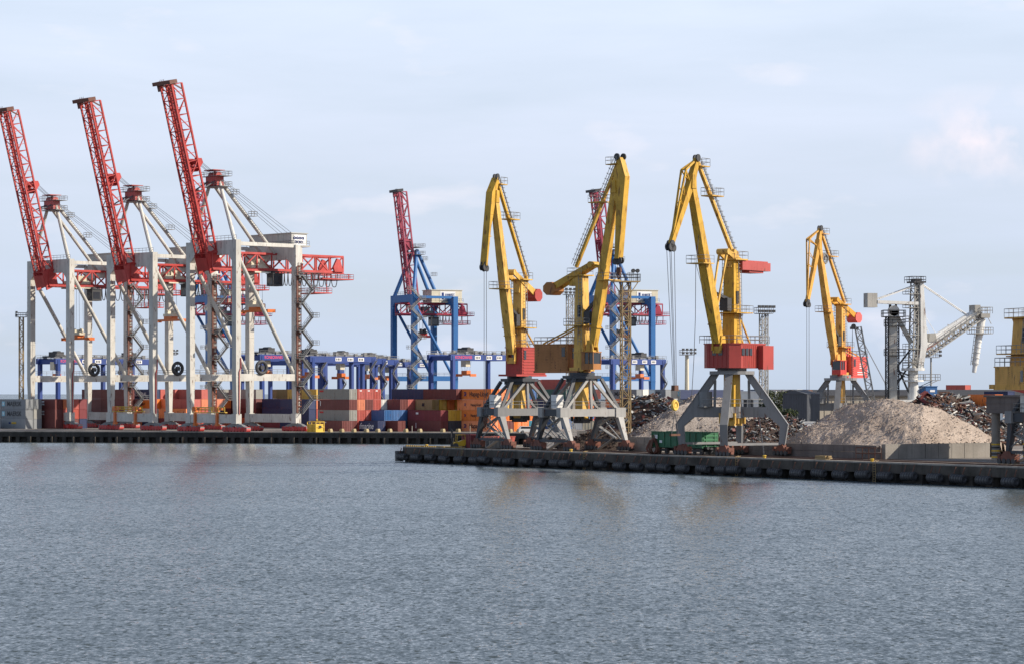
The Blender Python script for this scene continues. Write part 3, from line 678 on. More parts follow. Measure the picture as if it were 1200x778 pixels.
def portal_crane(label, pos, jdir, kind, S, jib, fly, tie, cw, house, mats, yaw=QROT, top=12.3, sc=1.0, ropes=None, extra=None, group='yellow portal cranes along the near pier'):
    Y, H_, CW, pc = mats
    root = thing('portal_crane', label, 'crane', pos, yaw, group)
    (portal_lattice if kind == 'lattice' else portal_plate)(root, top, pc, **S.get('portal', {}))
    ja = math.atan2(jdir[1], jdir[0]) - yaw
    Mx = Matrix.Rotation(ja, 4, 'Z')
    def P(u, z, v=0.0): return Vector((u, v, z))
    ct = S['col_top']
    # column: tapered box tower that also hangs through the slewing ring
    m = MB(Mx)
    wb, wt = S['wb'], S['wt']
    m.beam((0, 0, top + 0.7), (0, 0, ct), wb, wb, (1, 0, 0), wt, wt)
    wl = min(wb * .78, 1.9)
    m.beam((0, 0, 5.2), (0, 0, top + 0.75), wl, wl, (1, 0, 0))
    m.box((0, 0, top + 1.0), (wb * 1.5, wb * 1.5, 0.6))
    for z in (S['plat'], (S['plat'] + top) / 2): m.box((0, 0, z - 0.3), (wb * 1.06, wb * 1.06, 0.16))
    col = m.build('column', Y, root)
    m = MB(Mx)                                  # slip ring gear and motors at the foot
    m.bb(-wl * .62, wl * .62, -wl * .62, wl * .62, 4.6, 5.25)
    for k in range(4):
        for sv in (-1, 1): m.tube((-wl * .8 + k * wl * .5, sv * wl * .7, 4.9), (-wl * .8 + k * wl * .5, sv * wl * .7, 6.2 + .3 * (k % 2)), .24, None, 8)
    m.build('slip_ring_gear', M_['dark_steel'] if kind == 'lattice' else Y, col)
    m = MB(Mx)                                  # door and louvre openings on the column
    for sv in (-1, 1):
        m.box((0.1, sv * (wt * .5 + (wb - wt) * .22 + .03), S['plat'] + 2.3), (0.6, 0.16, 1.9))
    m.parts('doorway', M_['dark_steel'], col)
    # platforms with rails round the column and on the head
    m = MB(Mx); r_ = MB(Mx)
    pz = S['plat']; g = wb * .5 + 1.15
    m.box((0, 0, pz), (2 * g, 2 * g, 0.16))
    r_.rail([(-g, -g, pz), (g, -g, pz), (g, g, pz), (-g, g, pz)], 1.1, 1.3, 0.034, True)
    pl = m.build('platform', Y, root); m = MB(Mx)
    m.box((-0.3, 0, ct + 0.1), (wt + 1.7, wt + 1.5, 0.2))
    hq = wt * .5 + .75
    r_.rail([(-hq - .4, -hq, ct + .2), (-hq - .4, hq, ct + .2), (hq - .4, hq, ct + .2)], 1.1, 1.3, 0.034)
    r_.rail([(-hq - .4, -hq, ct + .2), (hq - .4, -hq, ct + .2)], 1.1, 1.3, 0.034)
    for sv in (-1, 1): m.prism([(-wt * .5, 0), (-wt * .5 - 1.2, 0), (-wt * .5, -1.6)], (0, sv * (wt * .42), ct), (1, 0, 0), Zv, 0.18)
    m.build('head_platform', Y, root)
    ladder_side = S.get('ls', 1)
    r_.ladder((-.4, ladder_side * (wb * .5 + .25), top + 5), (-.4, ladder_side * (wt * .5 + .3), ct), (1, 0, 0), 0.7, 0.55, 0.05)
    r_.ladder((.5, -ladder_side * (wb * .5 + .25), top + 5), (.5, -ladder_side * (wt * .5 + .3), ct), (1, 0, 0), 0.7, 0.55, 0.05)
    r_.build('railing', M_['rail_grey'] if S.get('greyrail', True) else Y, pl)
    # machinery house
    hu0, hu1, hv0, hv1, hz0, hz1 = house
    m = MB(Mx)
    if S['house'] == 'box':
        m.bb(hu0, hu1, hv0, hv1, hz0, hz1)
        n = 9
        for k in range(n):
            z = hz0 + (hz1 - hz0) * (k + .5) / n
            for sv, vv in ((-1, hv0), (1, hv1)):
                m.bb(hu0 + .25, hu1 - .25, vv + sv * 0.003, vv + sv * 0.10, z - .14, z + .10)
        m.bb(hu0 - .12, hu1 + .12, hv0 - .12, hv1 + .12, hz1 + .003, hz1 + .16)
        m.bb(hu0 - .1, hu1 + 2.2, hv0 - .14, hv1 + .14, hz0 - .32, hz0 - .003)
    else:                                       # many-sided house wrapped round the column
        poly = [(hu0, hv0 + 1.2), (hu0 + 1.2, hv0), (hu1 - 1.3, hv0), (hu1, hv0 + 1.3), (hu1, hv1 - 1.3), (hu1 - 1.3, hv1), (hu0 + 1.2, hv1), (hu0, hv1 - 1.2)]
        m.prism(poly, (0, 0, (hz0 + hz1) / 2), (1, 0, 0), (0, 1, 0), hz1 - hz0)
        m.prism([(x * 1.02, y * 1.03) for x, y in poly], (0, 0, hz1 + 0.09), (1, 0, 0), (0, 1, 0), 0.16)
        for sv in (-1, 1):
            for k in range(int((hu1 - hu0 - 3) / .55)):
                m.bb(hu0 + 1.5 + k * .55, hu0 + 1.72 + k * .55, (hv0 if sv < 0 else hv1) - .004 * sv, (hv0 if sv < 0 else hv1) + sv * .07, hz0 + .1, hz1 - .1)
            m.bb(hu0 + .4, hu0 + 3.4, (hv0 if sv < 0 else hv1) + sv * .08, (hv0 if sv < 0 else hv1) + sv * 1.0, hz0 - .2, hz1 - .15)
        for k in range(5): m.bb(hu1 - .003, hu1 + .07, hv0 + 1.5 + k * .75, hv0 + 1.75 + k * .75, hz0 + .1, hz1 - .1)
    hs = m.build('machinery_house', H_, root)
    m = MB(Mx)
    zc = hz0 + (hz1 - hz0) * .62
    if S['house'] == 'box':
        for sv, vv in ((-1, hv0), (1, hv1)): m.bb(hu1 - 1.15, hu1 - .45, vv + sv * .11, vv + sv * .14, hz1 - 1.9, hz1 - .4)
        m.bb(hu1 + .01, hu1 + .04, (hv0 + hv1) / 2 - .4, (hv0 + hv1) / 2 + .4, hz1 - 2.2, hz1 - .5)
    else:
        for k in range(3): m.bb(hu1 - 2.2 - k * 1.05, hu1 - 1.45 - k * 1.05, hv1 + .08, hv1 + .12, zc - .3, zc + .75)
        for k in range(2): m.bb(hu1 + .08, hu1 + .11, -.9 + k * 1.1, -.2 + k * 1.1, zc - .3, zc + .75)
    m.parts('window', M_['glass'], hs)
    m = MB(Mx); m.rail([(hu0, hv0, hz1 + .18), (hu1, hv0, hz1 + .18), (hu1, hv1, hz1 + .18), (hu0, hv1, hz1 + .18)], 1.1, 1.4, 0.045, True)
    m.build('railing', M_['rail_grey'], hs)
    if S.get('cab'):                            # separate glazed driver's cab out in front
        cu, cv, cz = S['cab']; m = MB(Mx)
        m.bb(cu - .9, cu - .3, cv - 1.0, cv + 1.0, cz, cz + 2.6); m.bb(cu - .9, cu + 1.6, cv - 1.05, cv + 1.05, cz - .15, cz); m.bb(cu - .95, cu + 1.65, cv - 1.1, cv + 1.1, cz + 2.6, cz + 2.75)
        for a in (-.3, .6, 1.5):
            for b in (-.98, .98): m.bb(cu + a, cu + a + .1, cv + b - .05, cv + b + .05, cz, cz + 2.6)
        m.bb(cu - .3, cu + 1.6, cv - 1.0, cv + 1.0, cz, cz + .8)
        m.bb(wb * .4, cu - .5, cv * .5 - .3, cv * .5 + .3, cz - .5, cz - .16)
        c_ = m.build('driver_cab', S.get('cabmat', H_), root)
        m = MB(Mx); m.bb(cu - .25, cu + 1.48, cv - .93, cv + .93, cz + .82, cz + 2.55); m.parts('window', M_['glass'], c_)
    # jib
    (u0, z0), (u1, z1) = jib
    jw0, jw1, jd0, jdm, jd1 = S['jib']
    m = MB(Mx); d = (P(u1, z1) - P(u0, z0)).normalized(); nrm = Vector((-d.z, 0, d.x)) if True else 0
    a, b, c = P(u0, z0), P(u0, z0).lerp(P(u1, z1), .30), P(u1, z1)
    bow = S.get('bow', 0.0); b = b - Vector((d.z, 0, -d.x)) * -bow
    m.beam(a, b, jw0 * .8, jd0, (1, 0, 0), jw0, jdm); m.beam(b, c, jw0, jdm, (1, 0, 0), jw1, jd1)
    for k in (.12, .3, .45, .6, .75, .9):
        q = a.lerp(c, k) if k > .3 else a.lerp(b, k / .3)
        if k > .3: q = b.lerp(c, (k - .3) / .7)
        wq = jw0 + (jw1 - jw0) * k; dq = jdm + (jd1 - jdm) * k
        m.beam(q, q + d * .16, wq + .10, dq + .10, (1, 0, 0))
    for sv in (-1, 1): m.prism([(-.9, -1.2), (.8, -1.2), (.5, 1.0), (-.5, 1.0)], a + Vector((-.2, sv * (jw0 * .4 + .12), 0)), (1, 0, 0), Zv, .2)
    m.bb(wb * .3, u0 + .3, -jw0 * .5, jw0 * .5, z0 - 1.6, z0 - .6)
    jb = m.build('jib', Y, root)
    q = P(u0, z0).lerp(P(u1, z1), S.get('jplat', .42)); m = MB(Mx); m.box(q + Vector((1.2, 0, 0)), (2.8, jw0 + 1.6, .14)); m.build('platform', Y, jb)
    m = MB(Mx); e = q + Vector((1.2, 0, .07)); hw = jw0 * .5 + .8
    m.rail([e + Vector((-1.4, -hw, 0)), e + Vector((1.4, -hw, 0)), e + Vector((1.4, hw, 0)), e + Vector((-1.4, hw, 0))], 1.1, 1.3, .034)
    m.build('railing', M_['rail_grey'], jb)
    # fly jib (the rocking head)
    m = MB(Mx)
    T, K, N, I = (P(*fly[k]) for k in ('tail', 'knee', 'tip', 'inner'))
    pv = P(u1, z1 + .6)
    if S['fly'] == 'solid':
        poly = [(fly['tail'][0] - .35, fly['tail'][1]), (fly['tail'][0] + .35, fly['tail'][1]), (fly['knee'][0], fly['knee'][1]), (fly['tip'][0] + fly['hw'], fly['tip'][1]), (fly['tip'][0] - fly['hw'], fly['tip'][1]), (fly['inner'][0], fly['inner'][1]), (u1 - .1, z1 + 1.6)]
        m.prism(poly, (0, 0, 0), (1, 0, 0), Zv, S['flyw'])
        # stiffener flanges along the outer edge
        m.beam(P(poly[1][0] + .05, poly[1][1]), P(poly[2][0] + .06, poly[2][1]), S['flyw'] + .25, .1, (1, 0, 0)); m.beam(P(poly[2][0] + .06, poly[2][1]), P(poly[3][0] + .06, poly[3][1]), S['flyw'] + .25, .1, (1, 0, 0))
        for k in (.3, .6): 
            c_ = K.lerp(N, k); m.box(c_ + Vector((-.35, 0, 0)), (1.0, S['flyw'] + .1, .12))
    else:
        w = S['flyw']
        m.beam(T, pv, .7, .8, (1, 0, 0), w, 1.2); m.beam(pv, N, w, 1.2, (1, 0, 0), .6, .8)
        for sv in (-1, 1):
            o = Vector((0, sv * w * .45, 0))
            m.beam(T, K + o, .22, .28, (1, 0, 0)); m.beam(K + o, N, .22, .28, (1, 0, 0)); m.beam(K + o, pv.lerp(N, .05), .18, .18, (1, 0, 0)); m.beam(K.lerp(N, .4) + o, pv.lerp(N, .42), .12, .12, (1, 0, 0)); m.beam(K.lerp(N, .2) + o, pv.lerp(N, .30), .1, .1, (1, 0, 0))
        m.beam(K - Vector((0, w * .45, 0)), K + Vector((0, w * .45, 0)), .2, .2)
    m.prism([(-.6, -1.2), (.6, -1.2), (.45, .8), (-.45, .8)], pv, (1, 0, 0), Zv, S['flyw'] + .35)
    fj = m.build('fly_jib', Y, root)
    m = MB(Mx)
    for sv in (-.45, .45): m.wheel(T + Vector((.5 * (1 if sv > 0 else -1) * .6, sv, .15)), (0, 1, 0), .55, .22, 16)
    for a_, b_ in ((-.35, -.45), (.4, -.3), (0, .15)): m.wheel(N + Vector((a_, .3, b_)), (0, 1, 0), .55, .2, 16); m.wheel(N + Vector((a_, -.3, b_)), (0, 1, 0), .55, .2, 16)
    m.parts('sheave', M_['dark_steel'], fj)
    m = MB(Mx); m.box(T + Vector((-1.3, 0, -1.0)), (2.2, 1.6, .14)); m.build('platform', Y, fj)
    m = MB(Mx); e = T + Vector((-1.3, 0, -.93)); m.rail([e + Vector((1.1, -.8, 0)), e + Vector((-1.1, -.8, 0)), e + Vector((-1.1, .8, 0)), e + Vector((1.1, .8, 0))], 1.1, 1.1, .034); m.build('railing', M_['rail_grey'], fj)
    # pull rod from the head of the column to the tail, with its ladder and platform
    t0 = P(*tie); t1 = T + Vector((-.3, 0, -.5))
    m = MB(Mx); m.beam(t0, t1, .5, .5, (1, 0, 0)); tb = m.build('pull_rod', Y, root)
    m = MB(Mx); d2 = (t1 - t0).normalized(); n2 = Vector((-d2.z, 0, d2.x)) * (1 if d2.z > 0 else -1)
    m.ladder(t0 + n2 * .42, t1 + n2 * .42, (0, 1, 0), .6, .6, .05)
    for sv in (-1, 1): m.rail([t0 + n2 * .42 + Vector((0, sv * .38, 0)), t1 + n2 * .42 + Vector((0, sv * .38, 0))], .05, 1.4, .03)
    k = int((t1 - t0).length / .9)
    for i in range(1, k):
        c_ = t0.lerp(t1, i / k) + n2 * .42
        m.path([c_ + Vector((0, -.38, 0)), c_ + n2 * .75 + Vector((0, -.3, 0)), c_ + n2 * .75 + Vector((0, .3, 0)), c_ + Vector((0, .38, 0))], .035, 4)
    m.beam(t0 + n2 * 1.16, t1 + n2 * 1.16, .06, .06)
    m.build('ladder', M_['rail_grey'], tb)
    q = t0.lerp(t1, S.get('tplat', .62)); m = MB(Mx); m.box(q + Vector((-.6, 0, -.1)), (3.2, 2.0, .16)); m.build('platform', Y, tb)
    m = MB(Mx); e = q + Vector((-.6, 0, 0)); m.rail([e + Vector((1.6, -1, 0)), e + Vector((-1.6, -1, 0)), e + Vector((-1.6, 1, 0)), e + Vector((1.6, 1, 0))], 1.1, 1.1, .034, True); m.build('railing', M_['rail_grey'], tb)
    # counterweight rocker
    m = MB(Mx); a = P(*cw['front']); b = P(*cw['box'])
    if cw['kind'] == 'block':
        for sv in (-1, 1): m.beam(a + Vector((0, sv * .75, 0)), b + Vector((0, sv * .75, 0)), .3, .8, Zv, .3, 1.15)
        m.tube(a + Vector((0, -1, 0)), a + Vector((0, 1, 0)), .5, None, 12); mid = a.lerp(b, .4)
        m.prism([(-1.3, -1.9), (1.1, -1.9), (.5, .4), (-.6, .4)], mid, (1, 0, 0), Zv, 1.1)
        m.beam(a, P(u0, z0).lerp(P(u1, z1), .5), .25, .35, (1, 0, 0))
        m.build('rocker_arm', Y, root)
        m = MB(Mx); m.prism([(1.2 * math.cos(R(22.5 + 45 * k)) * 1.15, 1.2 * math.sin(R(22.5 + 45 * k)) * .95) for k in range(8)], b, (1, 0, 0), Zv, 2.3)
    else:
        for sv in (-1, 1): m.beam(a + Vector((0, sv * .8, 0)), b + Vector((cw['L'] * .5 - .6, sv * .8, .5)), .35, .7, Zv, .35, 1.1)
        m.tube(a + Vector((0, -1, 0)), a + Vector((0, 1, 0)), .45, None, 12)
        m.prism([(-1.4, -1.6), (1.2, -1.6), (.3, 1.2), (-.8, .8)], a.lerp(b, .35), (1, 0, 0), Zv, 1.2)
        for sv in (-1, 1): m.beam(a + Vector((0, sv * .7, 0)), P(u0, z0).lerp(P(u1, z1), .22) + Vector((-.6, sv * .5, 0)), .22, .3, (1, 0, 0))
        m.build('rocker_arm', Y, root)
        m = MB(Mx); l = cw['L']; m.bb(b.x - l / 2, b.x + l / 2, -1.5, 1.5, b.z - .62, b.z + .62); m.bb(b.x - l / 2 + .3, b.x + l / 2 - .5, -1.2, 1.2, b.z + .623, b.z + .85); m.bb(b.x - l * .3, b.x + l * .2, -1.2, 1.2, b.z - .95, b.z - .623)
    m.build('counterweight', CW, root)
    # strut from the house roof to the column, luffing machinery
    m = MB(Mx)
    for sv in (-.6, .6): m.beam((hu0 + 1.2, sv, hz1 + .2), (-wb * .45, sv, S['plat'] - .2), .22, .22)
    m.parts('strut', Y, root)
    m = MB(Mx)
    m.beam((wb * .4, 0, S['plat'] + 2.0), P(u0, z0).lerp(P(u1, z1), .33), .45, .45, (1, 0, 0)); m.bb(wb * .5, wb * .5 + 1.2, -.7, .7, S['plat'] + .3, S['plat'] + 2.2)
    m.build('luffing_drive', M_['dark_steel'], root)
    if ropes: ropes(root, Mx, N, T, pv, P)
    if extra: extra(root, Mx)
    return root
def rel(pts): return pts
pc_l = (M_['portal_blue_shaded'], M_['portal_lit'], M_['bogie_rust'])
pc_l1 = (M_['portal_blue_shaded'], M_['portal_grey'], M_['bogie_rust'])
pc_p = (M_['portal_grey'], M_['portal_grey'], M_['bogie_rust'])
Z_ = lambda u, z: (u, z - DECK)
S12 = dict(wb=1.95, wt=1.5, col_top=28.4, plat=20.4, house='box', jib=(1.45, 1.0, 1.2, 1.5, 1.1), fly='solid', flyw=.95, greyrail=True, tplat=.62)
def ropes_hook(drop):
    def f(root, Mx, N, T, pv, P):
        m = MB(Mx)
        for a in (-.35, .4): m.tube(N + Vector((a, .2, -.8)), N + Vector((a, .2, -drop)), .045, None, 5)
        m.tube(pv + Vector((-.9, .3, -1)), (1.2, .3, 18), .04, None, 4); m.tube(T, N + Vector((.5, -.3, 0)), .03, None, 4)
        m.build('rope', M_['wire'], root)
        h = MB(Mx); c = N + Vector((0, .2, -drop)); h.prism([(-.35, .6), (.35, .6), (.45, 0), (.2, -.6), (-.2, -.6), (-.45, 0)], c, (1, 0, 0), Zv, .4); h.ring(c + Vector((0, 0, -.9)), (0, 1, 0), .28, .1, 14, 6)
        h.build('hook_block', M_['rust'], root)
    return f
portal_crane('yellow portal crane with red machinery house, furthest along the near pier', Q(25.3, 8.2), (-.5, -.87), 'lattice', dict(S12),
    ((2.6, 16.0), (8.3, 41.6)), dict(tail=(7.8, 45.1), knee=(10.0, 42.6), tip=(11.7, 30.4), inner=(10.3, 36.5), hw=.28), (-2.4, 28.7),
    dict(kind='block', front=(3.2, 29.6), box=(-4.6, 26.0)), (-5.6, 2.4, -1.3, 1.9, 12.6, 17.0),
    (M_['crane_yellow'], M_['house_red'], M_['house_red'], pc_l1), top=11.9, ropes=ropes_hook(25.5))
portal_crane('yellow portal crane with brown slatted machinery house and jib leaning right', Q(44.4, 8.2), (.75, -.66), 'lattice', dict(S12, cab=(2.6, -1.2, 13.4), cabmat=M_['house_brown'], jib=(1.3, .95, 1.0, 1.55, 1.05)),
    ((2.4, 17.0), (7.0, 42.2)), dict(tail=(8.0, 47.2), knee=(9.4, 44.1), tip=(7.6, 31.0), inner=(7.5, 39.0), hw=.42), (-1.2, 29.9),
    dict(kind='block', front=(2.4, 30.2), box=(-6.1, 26.5)), (-9.0, -1.9, -1.4, 1.8, 13.1, 17.3),
    (M_['crane_yellow'], M_['house_brown'], M_['house_brown'], pc_l), top=12.3, ropes=ropes_hook(2.0))
S3 = dict(wb=2.3, wt=1.7, col_top=29.3, plat=21.4, house='poly', jib=(1.5, 1.0, 1.4, 1.55, 1.05), fly='open', flyw=.9, tplat=.66, jplat=.5)
def ropes3(root, Mx, N, T, pv, P):
    m = MB(Mx)
    hk = N + Vector((-1.1, .0, -22.0))
    for a, b in ((-.5, .3), (-.2, -.3), (.35, .3), (.6, -.3)):
        m.tube(N + Vector((a, b, -.7)), hk + Vector((a * .35, b * .5, 1.6)), .045, None, 5)
    m.tube(hk + Vector((0, 0, -2.2)), hk + Vector((.9, 0, -5.4)), .06, None, 5); m.tube(hk + Vector((0, 0, -2.2)), hk + Vector((-.9, 0, -5.4)), .06, None, 5)
    q = lp((3.9, 0, 17.0), (11.2, 0, 40.0), .5) + Vector((2.4, 0, 0))
    m.path([q, q + Vector((.1, 0, -8)), q + Vector((.5, 0, -14)), q + Vector((1.2, 0, -20.5))], .05)
    m.path([pv + Vector((-.2, .2, -1.2)), q + Vector((-1.0, .2, 8)), q + Vector((0, .2, 1))], .04); m.path([q, q + Vector((-2, 0, -4)), q + Vector((-4.5, 0, -8))], .035)
    m.build('rope', M_['wire'], root)
    h = MB(Mx); h.prism([(-.5, 1.7), (.5, 1.7), (.55, .9), (-.55, .9)], hk, (1, 0, 0), Zv, .6); h.build('rope_clamp', M_['rust'], root)
    h = MB(Mx); h.ring(hk + Vector((0, 0, -1.2)), (0, 1, 0), .62, .24, 16, 6); h.wheel(hk + Vector((0, 0, -1.2)), (0, 1, 0), .3, .3, 10); h.build('hook_block', M_['safety_yellow'], root)
    h = MB(Mx); c = hk + Vector((0, 0, -5.5)); h.box(c, (2.4, .3, .3)); h.build('lifting_beam', M_['rust'], root)
portal_crane('tallest yellow portal crane with wide red house and flat red counterweight', Q(85.2, 8.2), (-.6, -.8), 'plate', dict(S3),
    ((3.9, 17.0), (11.2, 40.0)), dict(tail=(9.7, 43.8), knee=(13.2, 42.0), tip=(16.6, 30.9), inner=(10, 33)), (-.6, 29.8),
    dict(kind='slab', front=(2.4, 30.5), box=(-4.6, 28.5), L=8.0), (-5.3, 4.0, -3.2, 3.3, 13.2, 16.7),
    (M_['crane_yellow'], M_['house_red'], M_['house_red'], pc_p), top=12.6, ropes=ropes3)
S4 = dict(wb=1.75, wt=1.4, col_top=27.5, plat=18.8, house='box', jib=(1.45, .95, 1.2, 1.55, 1.0), fly='open', flyw=.75, tplat=.66, jplat=.42, cab=(2.6, 1.4, 13.4), cabmat=M_['house_bright'])
def ropes4(root, Mx, N, T, pv, P):
    m = MB(Mx)
    for a in (-.45, .45): m.tube(N + Vector((a, .2, -.6)), N + Vector((a, .2, -17.6)), .05, None, 5)
    m.build('rope', M_['wire'], root)
    g = MB(Mx); c = N + Vector((0, .2, -18.6)); g.bb(c.x - .8, c.x + .8, -.4, .8, c.z, c.z + 1.1); g.box(c + Vector((0, 0, -.6)), (1.6, 1.6, .5)); g.tube(c + Vector((-.5, 0, -.4)), c + Vector((-.7, 0, -2.2)), .3, .15, 6); g.tube(c + Vector((.5, 0, -.4)), c + Vector((.7, 0, -2.2)), .3, .15, 6)
    g.build('grab', M_['rust'], root)
    w = MB(Mx); e = pv + Vector((-2.0, .4, -3.0)); w.ring(e, (0, 1, 0), .95, .22, 20, 6); w.wheel(e, (0, 1, 0), .35, .3, 10); w.beam(e - Vector((1, 0, 0)), e + Vector((1, 0, 0)), .08, .1); w.beam(e - Zv, e + Zv, .08, .1, (0, 1, 0)); w.build('cable_drum', M_['grey_steel'], root)
def extra4(root, Mx):
    m = MB(Mx)
    for k in range(4): m.tube((-5.2 + k * .9, -.8, 17.0), (-5.2 + k * .9, -.8, 19.2), .32, .25, 8)
    m.parts('exhaust_stack', M_['house_bright'], root)
    m = MB(Mx); m.bb(-6.4, -3.4, 2.005, 2.03, 13.2, 14.1); m.bb(-5.7, -4.3, 2.005, 2.03, 14.5, 15.7); m.parts('name_plate', M_['paint_white'], root)
portal_crane('small distant amber portal crane with bright red house behind the gravel', W(985, 5.7), (-.6, -.8), 'plate', dict(S4),
    ((2.3, 16.4), (8.9, 39.1)), dict(tail=(8.2, 42.7), knee=(13.0, 40.4), tip=(13.4, 27.6), inner=(9, 33)), (-1.6, 27.9),
    dict(kind='block', front=(2.6, 28.5), box=(-5.6, 25.0)), (-7.6, -1.4, -1.7, 2.0, 12.9, 16.8),
    (M_['crane_amber'], M_['house_bright'], M_['house_bright'], pc_p), top=12.4, ropes=ropes4, extra=extra4)
S5 = dict(portal=dict(a=3.7, bx=2.4, fx=3.4), wb=7.4, wt=6.4, col_top=19.2, plat=14.6, house='box', jib=(1.6, 1.1, 1.3, 1.7, 1.1), fly='open', flyw=.9, tplat=.6)
portal_crane('amber yellow portal crane with yellow house cut off by the right picture edge', W(1227, 8.95), (.3, -.95), 'lattice', dict(S5),
    ((5.2, 12.6), (11.0, 34.0)), dict(tail=(7.0, 38.0), knee=(13.2, 36.0), tip=(19, 26.6), inner=(9, 33)), (-.9, 19.9),
    dict(kind='block', front=(2.6, 20.3), box=(-4.6, 18.0)), (-4.2, 4.2, -5.4, 4.4, 10.2, 12.8),
    (M_['crane_amber'], M_['crane_amber'], M_['house_red'], pc_l1), top=9.3)
# ------------------------------------------------------------------ ship-to-shore container cranes
def sts_crane(label, pos, yaw, T, group):
    """local x = towards the water, y = along the quay; heights above the deck"""
    G, WD, H, lw, ll = T['G'], T['W'], T['H'], T['lw'], T['ll']
    cm, bm, hm = M_[T['frame']], M_[T['boom']], M_[T['housemat']]
    root = thing('container_crane', label, 'crane', pos, yaw, group)
    gx, wy = G / 2, WD / 2
    for sx in (1, -1):
        for sy in (-1, 1):
            m = MB()
            x, y = sx * gx, sy * wy
            top = H if sx > 0 else H - T.get('rear_drop', 0.6)
            m.bb(x - lw / 2, x + lw / 2, y - ll / 2, y + ll / 2, 13.2, top)
            m.beam((x, y, 4.3), (x, y, 13.2), lw * .62, ll * .95, (0, 1, 0), lw, ll)     # lower part narrows towards the sill
            m.bb(x - lw * .55, x + lw * .55, y - ll * .55, y + ll * .55, 2.0, 4.4)
            for z in (13.4, H * .5, H * .75): m.bb(x - lw / 2 - .05, x + lw / 2 + .05, y - ll / 2 - .05, y + ll / 2 + .05, z, z + .15)
            lg = m.build('leg', cm, root)
            if sx > 0 and sy > 0 and T.get('conduit'):
                p = MB(); yy = y + ll / 2 + .14; p.path([(x - .1, yy, 4.2), (x - .1, yy, 14.6), (x - .55, yy, 15.6), (x - .55, yy, 18)], .13, 6); p.build('conduit', M_['house_red'], lg)
            # bogie set: two-stage equaliser beams over eight wheels
            b = MB()
            b.prism([(-1.0, 2.1), (1.0, 2.1), (2.9, 1.7), (2.9, 1.4), (-2.9, 1.4), (-2.9, 1.7)], (x, y, 0), (0, 1, 0), Zv, .9)
            for s in (-1, 1):
                b.prism([(-.4, 1.65), (.4, 1.65), (1.8, 1.2), (1.8, .95), (-1.8, .95), (-1.8, 1.2)], (x, y + s * 2.4, 0), (0, 1, 0), Zv, 1.1)
                b.box((x, y + s * 4.75, .8), (1.3, .5, .7))
            bo = b.build('bogie', M_['grey_steel'] if T['near'] else cm, root)
            if T['near']:
                for k in range(8):
                    w = inst('wheel', WHEEL, bo); w.location = (x, y + (k - 3.5) * 1.26, .64)
            else:
                w = MB()
                for k in range(8): w.wheel((x, y + (k - 3.5) * 1.26, .64), (1, 0, 0), .42, .9, 10)
                w.build('wheel_set', M_['wheel_red'], bo)
    for sx in (1, -1):
        m = MB(); m.bb(sx * gx - lw * .45, sx * gx + lw * .45, -wy + ll * .56, wy - ll * .56, 2.15, 4.25); m.build('sill_beam', cm, root)
    for sy in (-1, 1):
        m = MB(); m.bb(-gx + lw * .5, gx - lw * .5, sy * wy - ll * .42, sy * wy + ll * .42, T['tz'] - .85, T['tz'] + .85); tb = m.build('tie_beam', cm, root)
        r = MB(); r.rail([(-gx + lw, sy * wy - ll * .38, T['tz'] + .86), (gx - lw, sy * wy - ll * .38, T['tz'] + .86)], 1.1, 2, .045); r.build('railing', M_['rail_grey'], tb)
        m = MB(); a = Vector((gx - lw * .3, sy * wy, H - 4.0)); b = Vector((-gx + lw * .5, sy * wy, T['tz'] + 1.0))
        m.tube(a, b, T['dr'], None, 12); m.tube(a, a.lerp(b, .03), T['dr'] * 1.25, None, 12); m.tube(a.lerp(b, .97), b, T['dr'] * 1.25, None, 12)
        m.build('diagonal_brace', cm, root)
        m = MB(); m.bb(-gx + lw * .5, gx - lw * .5, sy * wy - .45, sy * wy + .45, H - 1.35, H - .45); m.build('top_beam', cm, root)
    # waterside and landside portal tops with haunched corners
    for sx in (1, -1):
        m = MB(); tp = H if sx > 0 else H - .7
        h = T['ph']; hy = wy - ll / 2 - .003
        poly = [(-hy, tp), (hy, tp), (hy, tp - h - 1.6), (hy - 1.7, tp - h), (-hy + 1.7, tp - h), (-hy, tp - h - 1.6)]
        m.prism(poly, (sx * gx, 0, 0), (0, 1, 0), Zv, lw * .96)
        o = m.build('portal_beam', cm, root)
        r = MB(); r.rail([(sx * gx, -wy, tp + .003), (sx * gx, wy, tp + .003)], 1.15, 1.6, .05); r.build('railing', M_['rail_grey'], o)
    # A-frame
    ax, az = T['apex']; ah = T['ay']
    for sy in (-1, 1):
        m = MB(); m.tube((gx, sy * wy * .93, H - .3), (ax, sy * ah, az), T['ar'], T['ar'] * .8, 10); m.build('apex_leg', cm, root)
        m = MB(); m.tube((ax, sy * ah, az), (-gx + T.get('bs', 1.5), sy * ah * 1.6, H - 2.5), T['ar'] * .85, None, 10); bs = m.build('back_stay', cm, root)
        m = MB(); e = Vector((ax, sy * ah, az)).lerp(Vector((-gx, sy * ah * 1.6, H - 2.5)), .36)
        if sy > 0:
            for f in (.22, .52): 
                e = Vector((ax, sy * ah, az)).lerp(Vector((-gx, sy * ah * 1.6, H - 2.5)), f); m.box(e + Vector((0, .9, .5)), (1.8, 1.5, .12)); m.rail([e + Vector((-.9, 1.6, .55)), e + Vector((.9, 1.6, .55)), e + Vector((.9, .3, .55)), e + Vector((-.9, .3, .55))], 1.1, .9, .05, True)
            if T['near']: m.ladder(Vector((ax, ah + .7, az)), Vector((-gx + 5, ah * 1.6 + .7, H + 1)), (0, 1, 0), .8, .7, .06)
            m.build('railing', M_['rail_grey'], bs)
